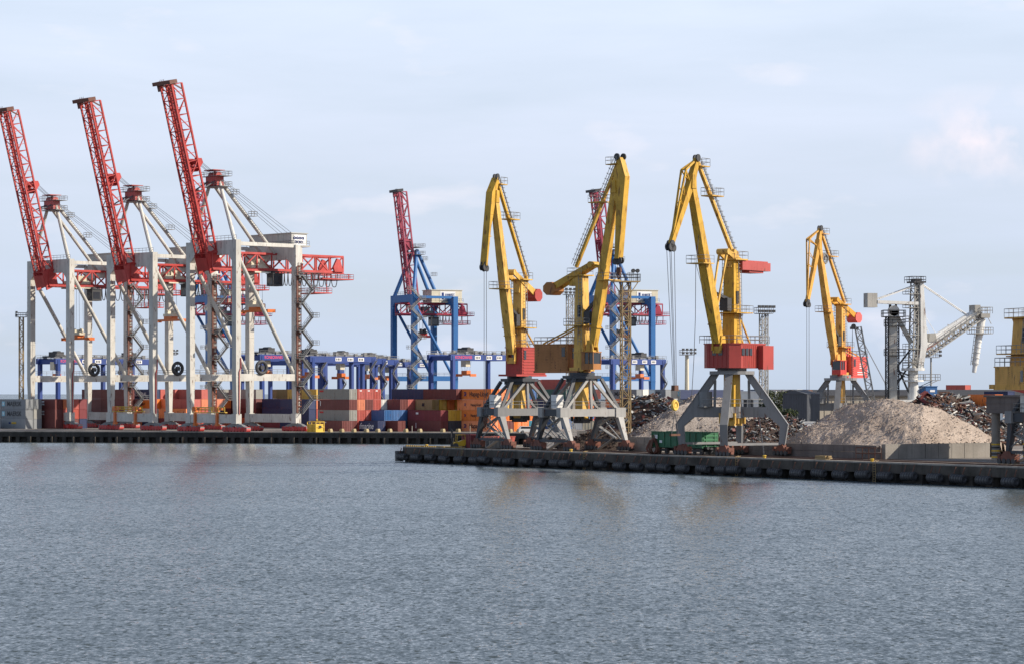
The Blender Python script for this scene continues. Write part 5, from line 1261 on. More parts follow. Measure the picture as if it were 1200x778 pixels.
# behind and beyond the long shed on the right
gC = 'containers showing above the long shed'
def pile_under(px, s_, L_, z0, phrase, group):
    n = int((z0 + .01) // CH); rem = z0 - n * CH
    if rem > .06:
        m = MB(); a, b = Ad, Bd; c = W(px, s_, DECK) - a * (L_ / 2) + b * 1.2
        m.box((0, 0, rem / 2), (L_ + .4, 2.8, rem)); m.box((0, 0, rem * .3), (L_ + .8, 3.2, rem * .5)); o = m.build('plinth', M_['block_concrete']); o.location = c; o.rotation_euler = (0, 0, YA); tag(o, 'concrete plinth under ' + phrase, 'plinth')
    for k in range(n): container(W(px, s_, 0), L_, 0, ('brown', 'slate', 'red', 'navy')[k % 4], '%s container, %s in the pile under %s' % (('brown', 'slate', 'red', 'navy')[k % 4], LV[k], phrase), group, False, rem + k * CH)
for px, s_, L_, z0, col, lab, ph_ in ((1131, 4.6, 6.06, 8.9, 'red', 'red container standing clear above the long shed roof', 'the red container above the shed'),
        (1181, 5.6, 6.06, 7.2, 'navy', 'navy container right of the orange one above the scrap', 'the navy container above the scrap'),
        (1204, 4.9, 6.06, 8.0, 'red', 'red container at the right picture edge above the concrete gallery', 'the red container above the gallery'),
        (1150, 4.6, 12.19, 7.4, 'slate', 'slate long container low above the shed roof right of the red one', 'the slate container above the shed'),
        (1166, 6.4, 6.06, 6.6, 'orange', 'orange container above the scrap heap left of the concrete gallery', 'the orange container above the scrap')):
    container(W(px, s_, 0), L_, 0, col, lab, gC, False, z0); pile_under(px, s_, L_, z0, ph_, gC)
pile_under(897, 4.2, 6.06, 3 * CH, 'the slate container behind the bushy tree', gB); pile_under(503, 4.6, 12.19, 3 * CH, 'the navy container with white letters', gA)
# yard seen through the white cranes
gD = 'containers behind the white cranes'
ph = 'grey stack at left picture edge'
J_ = block(30, 4.43, 12.19, [['steel grey', 'steel grey', 'steel grey'], ['steel grey', 'grey', 'steel grey']], ph, gD, False)
for k in (1, 2): maersk(J_[(0, k)])
mark(J_[(0, 0)], -1.4, 1.5, .9, .45, 'paint_navy'); mark(J_[(0, 0)], .6, 1.5, 2.2, .5, 'safety_yellow')
c = container(W(-8, 4.43, 0), 12.19, 0, 'steel grey', 'grey container running out of the picture at its left edge', gD, False)
rnd = random.Random(77)
pal = ['brown', 'red', 'brown', 'darkred', 'orange', 'navy', 'blue', 'white', 'rust orange', 'slate', 'steel grey', 'red', 'grey']
def rows_of(n, spec):
    out = []
    for j in range(n):
        out.append(list(spec[j]) if j < len(spec) else [rnd.choice(pal) for _ in range(rnd.choice((2, 3, 3)))])
    return out
K_ = block(64.5, 4.42, 12.19, rows_of(4, [['brown', 'brown', 'brown'], ['red', 'red', 'rust orange'], ['brown', 'red', 'red']]), 'brown stack inside leftmost white crane', gD, False)
for k in (1, 2): mark(K_[(0, k)], .3, 1.9, 1.6, .4, 'paint_white'); mark(K_[(0, k)], .3, 1.2, 1.6, .4, 'paint_white')
block(47, 4.2, 6.06, [['white', 'white'], ['slate', 'cyan']], 'pale stack beside leftmost crane left leg', gD, False)
block(107, 4.2, 6.06, [['blue', 'blue'], ['cyan', 'brown']], 'blue stack right of leftmost white crane', gD, False)
L_ = block(126, 4.25, 12.19, rows_of(4, [['brown', 'brown', 'brown', 'brown'], ['darkred', 'brown', 'red', 'darkred'], ['brown', 'brown', 'darkred']]), 'dark stack left of middle white crane', gD, False)
block(149, 4.3, 12.19, rows_of(3, [['brown', 'brown', 'brown', 'brown'], ['rust orange', 'red', 'brown']]), 'brown stack inside middle white crane', gD, False)
N_ = block(179, 4.3, 12.19, rows_of(4, [['navy', 'white', 'orange', 'navy'], ['brown', 'slate', 'orange', 'red'], ['grey', 'red', 'brown', 'red']]), 'navy topped stack inside middle white crane', gD, False)
side_text(N_[(0, 3)], 'ADMIRAL', 1.5, .3, 1.2, 'paint_white', 1.0); lloyd(N_[(0, 2)], big=False)
block(196, 4.3, 6.06, [['white', 'white', 'orange'], ['brown', 'darkred', 'brown', 'red'], ['red', 'rust orange', 'red', 'rust orange'], ['red', 'red', 'rust orange', 'red'], ['orange', 'red', 'red', 'red']], 'pale stack right of middle white crane', gD, False)
O_ = block(218, 4.35, 12.19, [['darkred', 'orange'], ['brown', 'rust orange', 'red'], ['red', 'red', 'rust orange', 'red'], ['brown', 'red', 'red', 'rust orange']], 'orange stack left of rightmost white crane', gD, False); lloyd(O_[(0, 1)])
block(236, 4.25, 12.19, rows_of(4, [['rust orange', 'rust orange', 'darkred'], ['navy', 'blue', 'navy'], ['grey', 'navy', 'rust orange']]), 'dark stack inside rightmost white crane', gD, False)
block(262, 4.2, 6.06, rows_of(4, [['slate', 'white', 'blue', 'grey'], ['tan', 'red', 'orange', 'white'], ['grey', 'grey', 'red', 'grey'], ['grey', 'darkred', 'darkred', 'white']]), 'mixed stack inside rightmost white crane', gD, False)
block(300, 4.25, 12.19, rows_of(3, [['rust orange', 'brown', 'brown', 'grey'], ['red', 'brown', 'darkred']]), 'brown stack behind rightmost crane front leg', gD, False)
block(318, 4.22, 6.06, rows_of(4, [['brown', 'rust orange', 'darkred'], ['navy', 'blue', 'red'], ['brown', 'slate', 'rust orange', 'tan'], ['navy', 'blue', 'navy', 'tan']]), 'stack under rightmost crane cable reel', gD, False)
block(340, 4.3, 12.19, rows_of(3, [['darkred', 'navy', 'navy'], ['brown', 'navy', 'slate'], ['tan', 'brown', 'tan', 'tan']]), 'navy stack beside rightmost crane rear leg', gD, False)
block(362, 4.4, 12.19, rows_of(4, [['navy', 'navy', 'navy'], ['yellow', 'red', 'rust orange', 'yellow'], ['red', 'red', 'red', 'red']]), 'navy stack behind rightmost crane stair tower', gD, False)
# ------------------------------------------------------------------ blue yard gantries
def yard_gantry(label, px, s, top, group, span=23.5, wb=9.6, letters=False, tro=0.5):
    c = W(px, s) - Ad * (wb / 2)
    root = thing('yard_gantry', label, 'gantry crane', c, YA, group)
    m0, m1, hx = M_['rtg_blue'], M_['dark_steel'], wb / 2
    for y in (0, span):
        for sx in (-1, 1):
            m = MB(); m.bb(sx * hx - .62, sx * hx + .62, y - .5, y + .5, 2.2, top - .35); m.build('leg', m0, root)
            w = MB(); w.bb(sx * hx - 1.6, sx * hx + 1.6, y - .35, y + .35, 1.0, 1.5)
            for q in (-.95, .95): w.wheel((sx * hx + q, y, .75), (0, 1, 0), .75, .6, 14)
            w.build('wheel_set', M_['dark_steel'], root)
        m = MB(); m.bb(-hx - .9, hx + .9, y - .6, y + .6, 1.5, 2.2); m.build('sill_beam', m0, root)
        m = MB(); m.bb(-hx + .62, hx - .62, y - .45, y + .45, top - 1.75, top - .4); m.build('top_beam', m0, root)
        m = MB(); m.tube((-hx + .5, y, 7.2), (hx - .5, y, 7.2), .16, None, 8); m.tube((-hx + .4, y, 7.2), (-hx + 4.2, y, 2.2), .16, None, 8); m.tube((hx - .4, y, 7.2), (hx - 4.2, y, 2.2), .16, None, 8)
        if y == 0: m.bb(-1.6, 1.6, y - 1.9, y - .61, 2.2, 4.4)
        m.build('brace', m1, root)
    for sx in (-1, 1):
        m = MB(); m.bb(sx * hx - .5, sx * hx + .5, -1.2, span + 1.2, top - 1.7 + .003, top); g = m.build('main_girder', m0, root)
        r = MB(); r.rail([(sx * hx + .6 * sx, -1.2, top), (sx * hx + .6 * sx, span + 1.2, top)], 1.1, 1.8, .05); r.rail([(sx * hx - .2 * sx, -1.2, top + .001), (sx * hx - .2 * sx, span + 1.2, top + .001)], .35, 2.2, .06)
        for k in range(6):
            y = span * (.08 + .16 * k); r.bb(sx * hx - .3, sx * hx + .3, y - .5, y + .5, top + .02, top + .5 + .35 * ((k * 7) % 3))
        r.build('railing', M_['rail_grey'], g)
        if sx > 0:
            for k, yy in enumerate((span * .42, span * .62, span * .80)):
                q = MB(); q.bb(hx + .501, hx + .54, yy - 1.3, yy + 1.0, top - 1.4, top - .35); pl = q.build('number_plate', M_['paint_white'], g)
                q = MB()
                for j in range(3): q.bb(hx + .541, hx + .56, yy - 1.0 + j * .62, yy - .62 + j * .62, top - 1.2, top - .55)
                q.build('lettering', M_['paint_black'], pl)
            if letters:
                F = Matrix.Translation((hx + .52, span * .17, top - .85)) @ rotz(R(90)) @ RX90
                text('KONECRANES', 1.25, F, M_['paint_pink'], g, 'lettering', .01, .85)
    ty = span * tro; m = MB()
    m.bb(-hx - .3, hx + .3, ty - 1.8, ty - 1.2, top + .36, top + .8); m.bb(-hx - .3, hx + .3, ty + 1.2, ty + 1.8, top + .36, top + .8); m.bb(-2.4, 2.0, ty - 1.3, ty + 1.3, top + .8, top + 2.0); m.wheel((0, ty, top + 1.5), (1, 0, 0), .8, 3, 12)
    m.bb(-hx + 1, hx - 1, ty - .9, ty + .9, top - 1.0, top - .2)
    m.build('trolley', M_['dark_steel'], root)
    m = MB(); m.bb(1.4, 3.6, ty - 3.4, ty - 1.6, top - 3.6, top - 1.1); m.build('driver_cabin', M_['cream'], root)
    zs = top - 6.2
    m = MB()
    for q in (-.9, .9): m.bb(-3.05, 3.05, ty + q - .15, ty + q + .15, zs, zs + .45)
    for e in (-1, 1): m.bb(e * 3.05 - .2, e * 3.05 + .2, ty - 1.2, ty + 1.2, zs - .3, zs + .5)
    m.bb(-1.2, 1.2, ty - .8, ty + .8, zs + .45, zs + 1.5)
    sp = m.build('spreader', M_['orange'], root)
    m = MB()
    for a in (-1, 1):
        for b in (-.6, .6): m.tube((a, ty + b, zs + 1.4), (a * 2, ty + b, top), .04, None, 4)
    m.build('rope', M_['wire'], sp)
    m = MB()
    for k in range(5):
        z0 = 2.2 + k * 3.4; s_ = 1 if k % 2 else -1
        m.beam((hx + 1.0, span - .5 + s_ * 1.4, z0), (hx + 1.0, span - .5 - s_ * 1.4, z0 + 3.4), .7, .1); m.rail([(hx + 1.35, span - .5 + s_ * 1.4, z0), (hx + 1.35, span - .5 - s_ * 1.4, z0 + 3.4)], 1, 1.4, .045)
    m.build('stairs', M_['grey_steel'], root)
    return root
gg = 'blue gantry cranes straddling the container stacks'
yard_gantry('blue yard gantry seen through the leftmost white crane', 68, 3.85, 20.0, gg, letters=True, tro=.12)
yard_gantry('blue yard gantry seen through the middle white crane', 104, 3.8, 20.0, gg, tro=.8)
yard_gantry('blue yard gantry just right of the rightmost white crane front leg', 307, 3.95, 20.9, gg, letters=True, tro=.25)
yard_gantry('blue yard gantry behind the tall grey and brown stack', 366, 3.95, 20.4, gg, tro=.12)
yard_gantry('blue yard gantry further back, its right end above the blue stack', 398, 3.68, 20.2, gg, tro=.7)
yard_gantry('rearmost low blue yard gantry left of the blue container crane', 420, 3.4, 20.3, gg, tro=.6)
yard_gantry('blue yard gantry with orange spreader left of the first yellow crane', 530.5, 3.95, 20.9, gg, letters=True, tro=.42)
yard_gantry('blue yard gantry behind the grey stack, legs close to the next gantry', 381, 3.8, 20.3, gg, tro=.45)
yard_gantry('rear blue yard gantry behind the stair tower of the rightmost white crane', 338, 3.5, 20.5, gg, tro=.3)
yard_gantry('rear blue yard gantry directly behind the blue container crane', 448, 3.3, 20.3, gg, tro=.3)
yard_gantry('blue yard gantry right of the second yellow crane', 718, 3.65, 20.4, gg, tro=.75)
# ------------------------------------------------------------------ rubber fenders along the near quay
fm = MB()
fm.tube((-1.1, 0, 0), (1.1, 0, 0), .53, None, 18)
for x in (-1.0, -.5, 0, .5, 1.0): fm.tube((x - .09, 0, 0), (x + .09, 0, 0), .59, None, 18)
for x in (-1.11, 1.11): fm.ring((x, 0, 0), (1, 0, 0), .37, .14, 18, 6)
FEND = fm.mesh('quay_fender', M_['rubber'])
cm_ = MB(); cm_.path([(0, 0, .6), (0, .35, 1.5)], .08, 5)
CHAIN = cm_.mesh('chain', M_['rust'])
rnd = random.Random(12)
onum = ['first', 'second', 'third', 'fourth', 'fifth', 'sixth', 'seventh', 'eighth', 'ninth', 'tenth', 'eleventh', 'twelfth', 'thirteenth', 'fourteenth', 'fifteenth', 'sixteenth', 'seventeenth', 'eighteenth', 'nineteenth', 'twentieth',
        'twenty-first', 'twenty-second', 'twenty-third', 'twenty-fourth', 'twenty-fifth', 'twenty-sixth', 'twenty-seventh', 'twenty-eighth', 'twenty-ninth', 'thirtieth', 'thirty-first', 'thirty-second', 'thirty-third', 'thirty-fourth', 'thirty-fifth', 'thirty-sixth', 'thirty-seventh']
t = 1.2; k = 0
while t < 168 and k < len(onum):
    o = inst('quay_fender', FEND, None, Q(t, -.80, .88 + rnd.uniform(-.1, .12)), QROT + rnd.uniform(-.05, .05))
    o.rotation_euler[1] = rnd.uniform(-.05, .05)
    tag(o, 'black roller fender on the near quay wall, %s from its left corner' % onum[k], 'fender', 'black rubber fenders along the near quay')
    inst('chain', CHAIN, o, (-.85, 0, 0)); inst('chain', CHAIN, o, (.85, 0, 0))
    t += rnd.choice((4.3, 4.8, 5.2, 2.9, 4.6, 4.9)); k += 1
# corner fender wrapped round the pier head
m = MB(); m.tube((0, 0, -.5), (0, 0, 1.3), .75, None, 16); m.ring((0, 0, 1.0), Zv, .7, .12, 16, 6)
o = m.build('quay_fender', M_['rubber']); o.location = Q(-.45, -.45, .6); tag(o, 'upright black fender on the very corner of the pier head', 'fender')
# timber fender piles and ladders on the far quay
m = MB(); m.bb(-.16, .16, -.22, .1, -2.0, 1.25); m.bb(-.2, .2, -.3, -.221, .2, .9); PILE = m.mesh('fender_pile', M_['quay_concrete'])
nF = Vector((FD.y, -FD.x, 0)); nF = nF if nF.y < 0 else -nF
for i in range(26):
    p = NECK + FD * (6 + i * 5.6) + nF * .22
    o = inst('fender_pile', PILE, None, (p.x, p.y, .2), math.atan2(-FD.y, -FD.x)); tag(o, 'short timber fender post on the dark face of the far quay', 'fender post', 'timber fender posts on the far quay')
# ------------------------------------------------------------------ yellow bits on the far quay edge
m = MB(); m.bb(-.5, .5, -.4, .4, 0, .5); m.prism([(-.45, .5), (.45, .5), (.36, .82), (-.36, .82)], (0, 0, 0), (1, 0, 0), Zv, .7); BLK = m.mesh('mooring_block', M_['block_tan'])
pxs = [387, 400.6, 414.7, 429.5, 442.8, 456.8, 475.5, 492, 519, 537]
for i, px in enumerate(pxs):
    o = inst('mooring_block', BLK, None, W(px, 4.83), YA); tag(o, 'cream mooring block on the far quay edge, %s right of the yellow cage' % onum[i], 'mooring block', 'cream mooring blocks on the far quay edge')
for px, lab in ((598, 'cream mooring block on the far quay, left of the white car behind the crane legs'), (608, 'cream mooring block close to the white car behind the crane legs')):
    o = inst('mooring_block', BLK, None, W(px, 4.86), YA); tag(o, lab, 'mooring block', 'cream mooring blocks on the far quay edge')
root = thing('safety_cage', 'bright yellow steel safety cage on the far quay beside the rightmost white crane', 'cage', W(370, 4.83), YA)
m = MB(); m.bb(-1.5, 1.5, -1.2, 1.2, .15, 2.0); m.build('tank', M_['safety_yellow'], root)
m = MB()
for x in (-1.6, 0, 1.6):
    for y in (-1.3, 1.3): m.bb(x - .07, x + .07, y - .07, y + .07, 0, 2.5)
for y in (-1.3, 1.3):
    for z in (.1, 1.25, 2.5): m.bb(-1.67, 1.67, y - .08, y + .08, z - .08, z + .08)
for x in (-1.6, 1.6):
    for z in (.101, 1.251, 2.501): m.bb(x - .08, x + .08, -1.38, 1.38, z - .08, z + .08)
m.build('frame', M_['safety_yellow'], root)
m = MB(); m.bb(1.7, 1.74, -.4, .4, 1.0, 1.6); m.build('sign_board', M_['paint_black'], root)
m = MB(); m.bb(-.07, .07, -.07, .07, 0, 1.7); POST = m.mesh('edge_post', M_['cream'])
for i, px in enumerate((483, 551)):
    o = inst('edge_post', POST, None, W(px, 4.93)); tag(o, ('thin pale post on the far quay edge below the blue stack', 'thin pale post on the far quay edge below the orange stack')[i], 'post')
# ------------------------------------------------------------------ the white car
root = thing('parked_car', 'silver white estate car parked on the far quay between crane legs', 'car', W(618.5, 4.95), R(8))
prof = [(-2.2, .35), (2.15, .35), (2.2, .8), (1.25, 1.0), (.45, 1.62), (-1.75, 1.66), (-2.15, 1.05)]
m = MB(); m.prism(prof, (0, 0, 0), (1, 0, 0), Zv, 1.75); m.bb(-2.32, 2.3, -.8, .8, .4, .62); m.build('body', M_['white'], root)
m = MB()
for s in (-1, 1): m.prism([(-1.85, 1.08), (.95, 1.08), (.40, 1.54), (-1.65, 1.56)], (0, s * .885, 0), (1, 0, 0), Zv, .03); m.cut()
m.beam((1.20, 0, 1.07), (.53, 0, 1.60), 1.4, .05, (0, 0, 1)); m.cut()
m.parts('window', M_['glass'], root)
for x in (-1.35, 1.4):
    for s in (-1, 1):
        w = MB(); w.wheel((x, s * .82, .34), (0, 1, 0), .34, .24, 16); wo = w.build('wheel', M_['rubber'], root)
        w = MB(); w.wheel((x, s * .945, .34), (0, 1, 0), .2, .02, 10); w.build('rim', M_['grey_steel'], wo)
for s in (-.6, .6):
    m = MB(); m.bb(2.19, 2.23, s - .18, s + .18, .62, .78); m.build('headlight', M_['paint_white'], root)
# ------------------------------------------------------------------ freight wagon
root = thing('freight_wagon', 'green open freight wagon on the pier rails behind the tallest crane', 'wagon', Q(73.0, 8.2, DECK + .1), QROT)
Lw = 13.4
m = MB(); m.bb(-Lw / 2, Lw / 2, -1.45, -1.35, 1.25, 3.35); m.bb(-Lw / 2, Lw / 2, 1.35, 1.45, 1.25, 3.35); m.bb(-Lw / 2, -Lw / 2 + .1, -1.349, 1.349, 1.25, 3.35); m.bb(Lw / 2 - .1, Lw / 2, -1.349, 1.349, 1.25, 3.35); m.bb(-Lw / 2 + .1, Lw / 2 - .1, -1.35, 1.35, 1.2, 1.4)
for s in (-1, 1):
    for k in range(9): x = -Lw / 2 + .12 + k * (Lw - .24) / 8; m.bb(x - .09, x + .09, s * 1.451, s * 1.56, 1.2, 3.3)
    m.bb(-Lw / 2 - .05, Lw / 2 + .05, s * 1.34, s * 1.58, 3.351, 3.47); m.bb(-Lw / 2, Lw / 2, s * 1.3, s * 1.5, 1.02, 1.2)
b = m.build('body', M_['wagon_green'], root)
m = MB()
for z in (1.7, 2.3, 2.9): m.bb(Lw / 2 + .003, Lw / 2 + .09, -1.3, 1.3, z - .12, z + .12)
for y in (-.8, .8): m.bb(Lw / 2 + .004, Lw / 2 + .12, y - .07, y + .07, 1.25, 3.3)
m.build('end_wall_ribs', M_['wagon_light'], b)
m = MB(); m.bb(-5.9, -4.9, -1.50, -1.452, 2.3, 2.9); m.bb(-4.6, -3.9, -1.50, -1.452, 1.7, 2.1); m.build('marking', M_['paint_white'], b)
m = MB(); m.bb(-Lw / 2 - .4, Lw / 2 + .4, -.25, .25, .8, 1.1); m.build('underframe', M_['dark_steel'], root)
for x in (-4.6, 4.6):
    m = MB()
    for dx in (-.9, .9):
        for s in (-.76, .76): m.wheel((x + dx, s, .47), (0, 1, 0), .46, .14, 18)
    for s in (-1, 1): m.bb(x - 1.35, x + 1.35, s * .95 - .1, s * .95 + .1, .42, .8)
    m.build('bogie', M_['dark_steel'], root)
for x in (-1, 1):
    m = MB()
    for s in (-.85, .85): m.tube((x * (Lw / 2), s, 1.05), (x * (Lw / 2 + .6), s, 1.05), .13, None, 8); m.wheel((x * (Lw / 2 + .62), s, 1.05), (1, 0, 0), .24, .06, 12)
    m.build('buffer', M_['dark_steel'], root)
# ------------------------------------------------------------------ rusty grab resting on the quay
root = thing('grab_bucket', 'rusty orange peel grab standing closed on the pier left of the wagon', 'grab', W(766, 7.55), QROT)
for k in range(6):
    a = k * math.pi / 3; u = Vector((math.cos(a), math.sin(a), 0)); v = Vector((-u.y, u.x, 0))
    m = MB(); m.prism([(.35, 2.15), (.65, 2.2), (1.25, .9), (1.05, .35), (.35, 0), (.2, .12), (.85, .6), (.95, .9)], (0, 0, 0), u, Zv, .34); m.beam(u * .95 + Zv * .9, u * .35 + Zv * 2.3, .12, .12)
    m.build('claw', M_['rust'] if k % 2 else M_['bogie_rust'], root)
m = MB(); m.tube((0, 0, 1.9), (0, 0, 2.5), .45, .3, 10); m.ring((0, 0, 2.7), (0, 1, 0), .25, .07, 12, 6); m.build('head', M_['bogie_rust'], root)
# ------------------------------------------------------------------ forklift and bins near the pier head
root = thing('forklift', 'yellow forklift truck with dark mast near the pier head', 'forklift', W(539, 6.85), R(195))
m = MB(); m.prism([(-1.6, .45), (1.2, .45), (1.2, 1.1), (.3, 1.2), (-.6, 1.5), (-1.6, 1.6)], (0, 0, 0), (1, 0, 0), Zv, 1.3); m.build('body', M_['safety_yellow'], root)
m = MB()
for x, y in ((.7, -.55), (.7, .55), (-.9, -.55), (-.9, .55)): m.beam((x, y, 1.1), (x * .8, y, 2.3), .08, .08)
m.bb(-.85, .7, -.62, .62, 2.3, 2.38); m.build('roll_cage', M_['safety_yellow'], root)
for x, r in ((.9, .48), (-1.1, .38)):
    for s in (-.62, .62): w = MB(); w.wheel((x, s, r), (0, 1, 0), r, .3, 16); w.build('wheel', M_['rubber'], root)
m = MB()
for s in (-.4, .4): m.bb(1.35, 1.5, s - .07, s + .07, .1, 3.4)
for z in (.6, 1.8, 3.3): m.bb(1.36, 1.49, -.33, .33, z - .06, z + .06)
m.build('mast', M_['dark_steel'], root)
m = MB()
for s in (-.3, .3): m.bb(1.51, 2.6, s - .06, s + .06, .15, .22); m.bb(1.511, 1.58, s - .06, s + .06, .22, .9)
m.build('fork', M_['dark_steel'], root)
def bin_box(label, p, yaw, d, mt):
    root = thing('waste_skip', label, 'skip', p, yaw); lx, ly, lz = d
    m = MB(); m.prism([(-lx / 2, lz), (-lx / 2 + .35, .12), (lx / 2 - .35, .12), (lx / 2, lz), (lx / 2 - .12, lz), (lx / 2 - .45, .28), (-lx / 2 + .45, .28), (-lx / 2 + .12, lz)], (0, 0, 0), (1, 0, 0), Zv, ly - .2)
    for s in (-1, 1): m.prism([(-lx / 2, lz), (-lx / 2 + .35, .12), (lx / 2 - .35, .12), (lx / 2, lz)], (0, s * (ly / 2 - .05), 0), (1, 0, 0), Zv, .1)
    m.build('body', mt, root)
    m = MB()
    for s in (-1, 1):
        m.bb(-lx / 2 - .05, lx / 2 + .05, s * ly / 2 - .06, s * ly / 2 + .06, lz, lz + .12)
        for k in range(4): x = -lx * .32 + k * lx * .213; m.bb(x - .05, x + .05, s * (ly / 2) , s * (ly / 2 + .07), .15, lz - .003)
    m.build('rim', mt, root); return root
bin_box('tall dark red steel skip right of the yellow forklift', W(551.5, 6.85), QROT, (3.2, 1.8, 2.4), M_['box_darkred'])
bin_box('long dark red skip under the left leg of the red housed crane', W(566, 6.8), QROT + R(90), (4.6, 2.0, 1.9), M_['box_brown'])
bin_box('grey steel skip between the legs of the red housed crane', W(580, 6.9), QROT + R(90), (3.4, 2.0, 1.7), M_['grey_steel'])
bin_box('orange red skip behind the right leg of the red housed crane', W(590, 6.75), QROT + R(90), (3.6, 2.0, 1.9), M_['box_red'])
bin_box('beige skip on the pale blocks right of the brown housed crane', W(689, 6.35, DECK + 2.6), R(0), (2.6, 1.9, 1.7), M_['cream'])
bin_box('white skip beside the beige one on the pale blocks', W(678.5, 6.35, DECK + 2.6), R(0), (1.7, 1.9, 1.5), M_['white'])
m = MB(); m.tube((0, 0, 0), (0, 0, .35), .3, .26, 12); m.tube((0, 0, .35), (0, 0, .62), .2, .36, 12); m.tube((0, 0, .62), (0, 0, .72), .36, .25, 12); BOL = m.mesh('mooring_bollard', M_['safety_yellow'])
for i, (tt, lab) in enumerate(((7, 'yellow mooring bollard on the kerb near the pier head corner'), (52.5, 'yellow mooring bollard by the right front leg of the brown housed crane'), (103, 'yellow mooring bollard on the kerb below the large gravel pile'), (127, 'yellow mooring bollard below the concrete gallery'))):
    o = inst('mooring_bollard', BOL, None, Q(tt, .75, DECK + .01)); o.scale = (.85,) * 3; tag(o, lab, 'bollard', 'yellow mooring bollards on the near quay')
# loading ramp gear at the foot of the gravel wall
root = thing('pallet_stack', 'low heap of dark timber beams on the quay before the pale wall', 'timber', Q(108.5, 7.2), QROT)
rnd = random.Random(3)
for k in range(7):
    m = MB(); m.box((rnd.uniform(-.2, .2), (k % 4) * .34 - .5, .15 + (k // 4) * .3), (2.4, .28, .26), rnd.uniform(-.08, .08)); m.build('plank', M_['mast_rust'], root)
m = MB(); m.rail([(0, 0, 0), (4.2, 0, 0)], 1.7, 1.4, .07); m.rail([(0, 1.2, 0), (4.2, 1.2, 0)], 1.7, 1.4, .07)
o = m.build('guard_frame', M_['rust']); o.location = Q(109.5, 12.2); o.rotation_euler = (0, 0, QROT); tag(o, 'rusty pipe guard frame at the corner of the gravel wall', 'guard rail')
# ------------------------------------------------------------------ white ship loader
LX, LS = 1070.0, 6.2
def lx(px): return (px - LX) / (LS * .95)
def lz(y): return 9.5 + (HZ - y) / LS
root = thing('ship_loader', 'tall white bulk ship loader with slewing boom and hanging spout', 'ship loader', W(LX, LS), R(18))
lw_, lg_, ds_ = M_['loader_white'], M_['loader_grey'], M_['dark_steel']
m = MB(); m.tube((0, 0, 0), (0, 0, lz(434)), 1.15, .95, 20); m.tube((0, 0, lz(447)), (0, 0, lz(445)), 2.0, None, 20); m.tube((0, 0, lz(434)), (0, 0, lz(431)), 2.2, None, 20); m.bb(-5, 3, -2.5, 2.5, 0, lz(468)); m.build('pedestal', lw_, root)
m = MB()
for z in (lz(445), lz(431)): m.rail([(2.1 * math.cos(a * math.pi / 4), 2.1 * math.sin(a * math.pi / 4), z) for a in range(8)], 1.1, 1.2, .05, True)
m.bb(2.0, 5.2, -1, 1, lz(445) - .12, lz(445)); m.rail([(2.0, -1, lz(445)), (5.2, -1, lz(445)), (5.2, 1, lz(445)), (2, 1, lz(445))], 1.1, 1.1, .05); m.beam((1, -1, lz(455)), (4.8, -1, lz(445)), .12, .12); m.beam((1, 1, lz(455)), (4.8, 1, lz(445)), .12, .12)
m.build('railing', M_['rail_grey'], root)
m = MB()
for s in (-1, 1): m.prism([(lx(1073), lz(431)), (lx(1079), lz(431)), (lx(1084.5), lz(404)), (lx(1079.5), lz(331)), (lx(1075.5), lz(331)), (lx(1076.5), lz(404))], (0, s * 1.0, 0), (1, 0, 0), Zv, .35)
m.prism([(lx(1076.5), lz(404)), (lx(1084.0), lz(404)), (lx(1079.3), lz(332)), (lx(1075.7), lz(332))], (0, 0, 0), (1, 0, 0), Zv, 1.6)
m.build('mast', lw_, root)
m = MB(); m.truss((lx(1067), 0, lz(431)), (lx(1070), 0, lz(331)), (0, 1, 0), (1, 0, 0), 1.8, .9, 13, .11, .06)
for k in range(6): z = lz(425 - 16 * k); m.box((lx(1067.5), 0, z), (2.2, 2.6, .1)); m.rail([(lx(1067.5) - 1.1, -1.3, z), (lx(1067.5) - 1.1, 1.3, z), (lx(1067.5) + .6, 1.3, z)], 1.0, 1.2, .045)
m.build('ladder_tower', lg_, root)
m = MB(); m.bb(lx(1067), lx(1081), -1.6, 1.6, lz(332), lz(330)); m.bb(lx(1070), lx(1078), -1, 1, lz(330), lz(327)); m.rail([(lx(1064), -1.6, lz(332)), (lx(1081), -1.6, lz(332)), (lx(1081), 1.6, lz(332)), (lx(1064), 1.6, lz(332))], 1.2, 1.1, .05, True); m.build('mast_head', ds_, root)
m = MB(); m.beam((lx(1076), -.8, lz(356)), (lx(1024), -.8, lz(354.5)), .4, .55); m.beam((lx(1076), .8, lz(356)), (lx(1024), .8, lz(354.5)), .4, .55)
for k in range(6): m.beam((lx(1070 - 8 * k), -.8, lz(355.7)), (lx(1066 - 8 * k), .8, lz(355.7)), .15, .15)
m.build('counter_jib', lw_, root)
m = MB()
for s in (-.7, .7): m.beam((lx(1072), s, lz(335)), (lx(1027), s, lz(351)), .22, .22)
for s in (-.35, .35): m.tube((lx(1080), s, lz(333)), (lx(1137), s, lz(369)), .09, None, 6)
m.path([(lx(1080), 0, lz(336)), (lx(1086), 0, lz(372)), (lx(1100), 0, lz(394))], .05); m.path([(lx(1080), .2, lz(336)), (lx(1082), .2, lz(370)), (lx(1094), .2, lz(400))], .05)
m.build('stay', lw_, root)
m = MB()
for dx in (0, 1.02): m.bb(lx(1012) + dx, lx(1012) + dx + 1.0, -.9, .9, lz(361), lz(344.5))
m.build('counterweight', lg_, root)
p0, p1 = Vector((lx(1083), 0, lz(408))), Vector((lx(1152), 0, lz(366))); dd = (p1 - p0).normalized(); uu = Vector((-dd.z, 0, dd.x))
m = MB(); m.beam(p0 + uu * .3, p1 + uu * .3, 1.5, .85, uu); m.tube(p0 + uu * .75, p1 + uu * .75, .45, None, 12); b = m.build('boom', lw_, root)
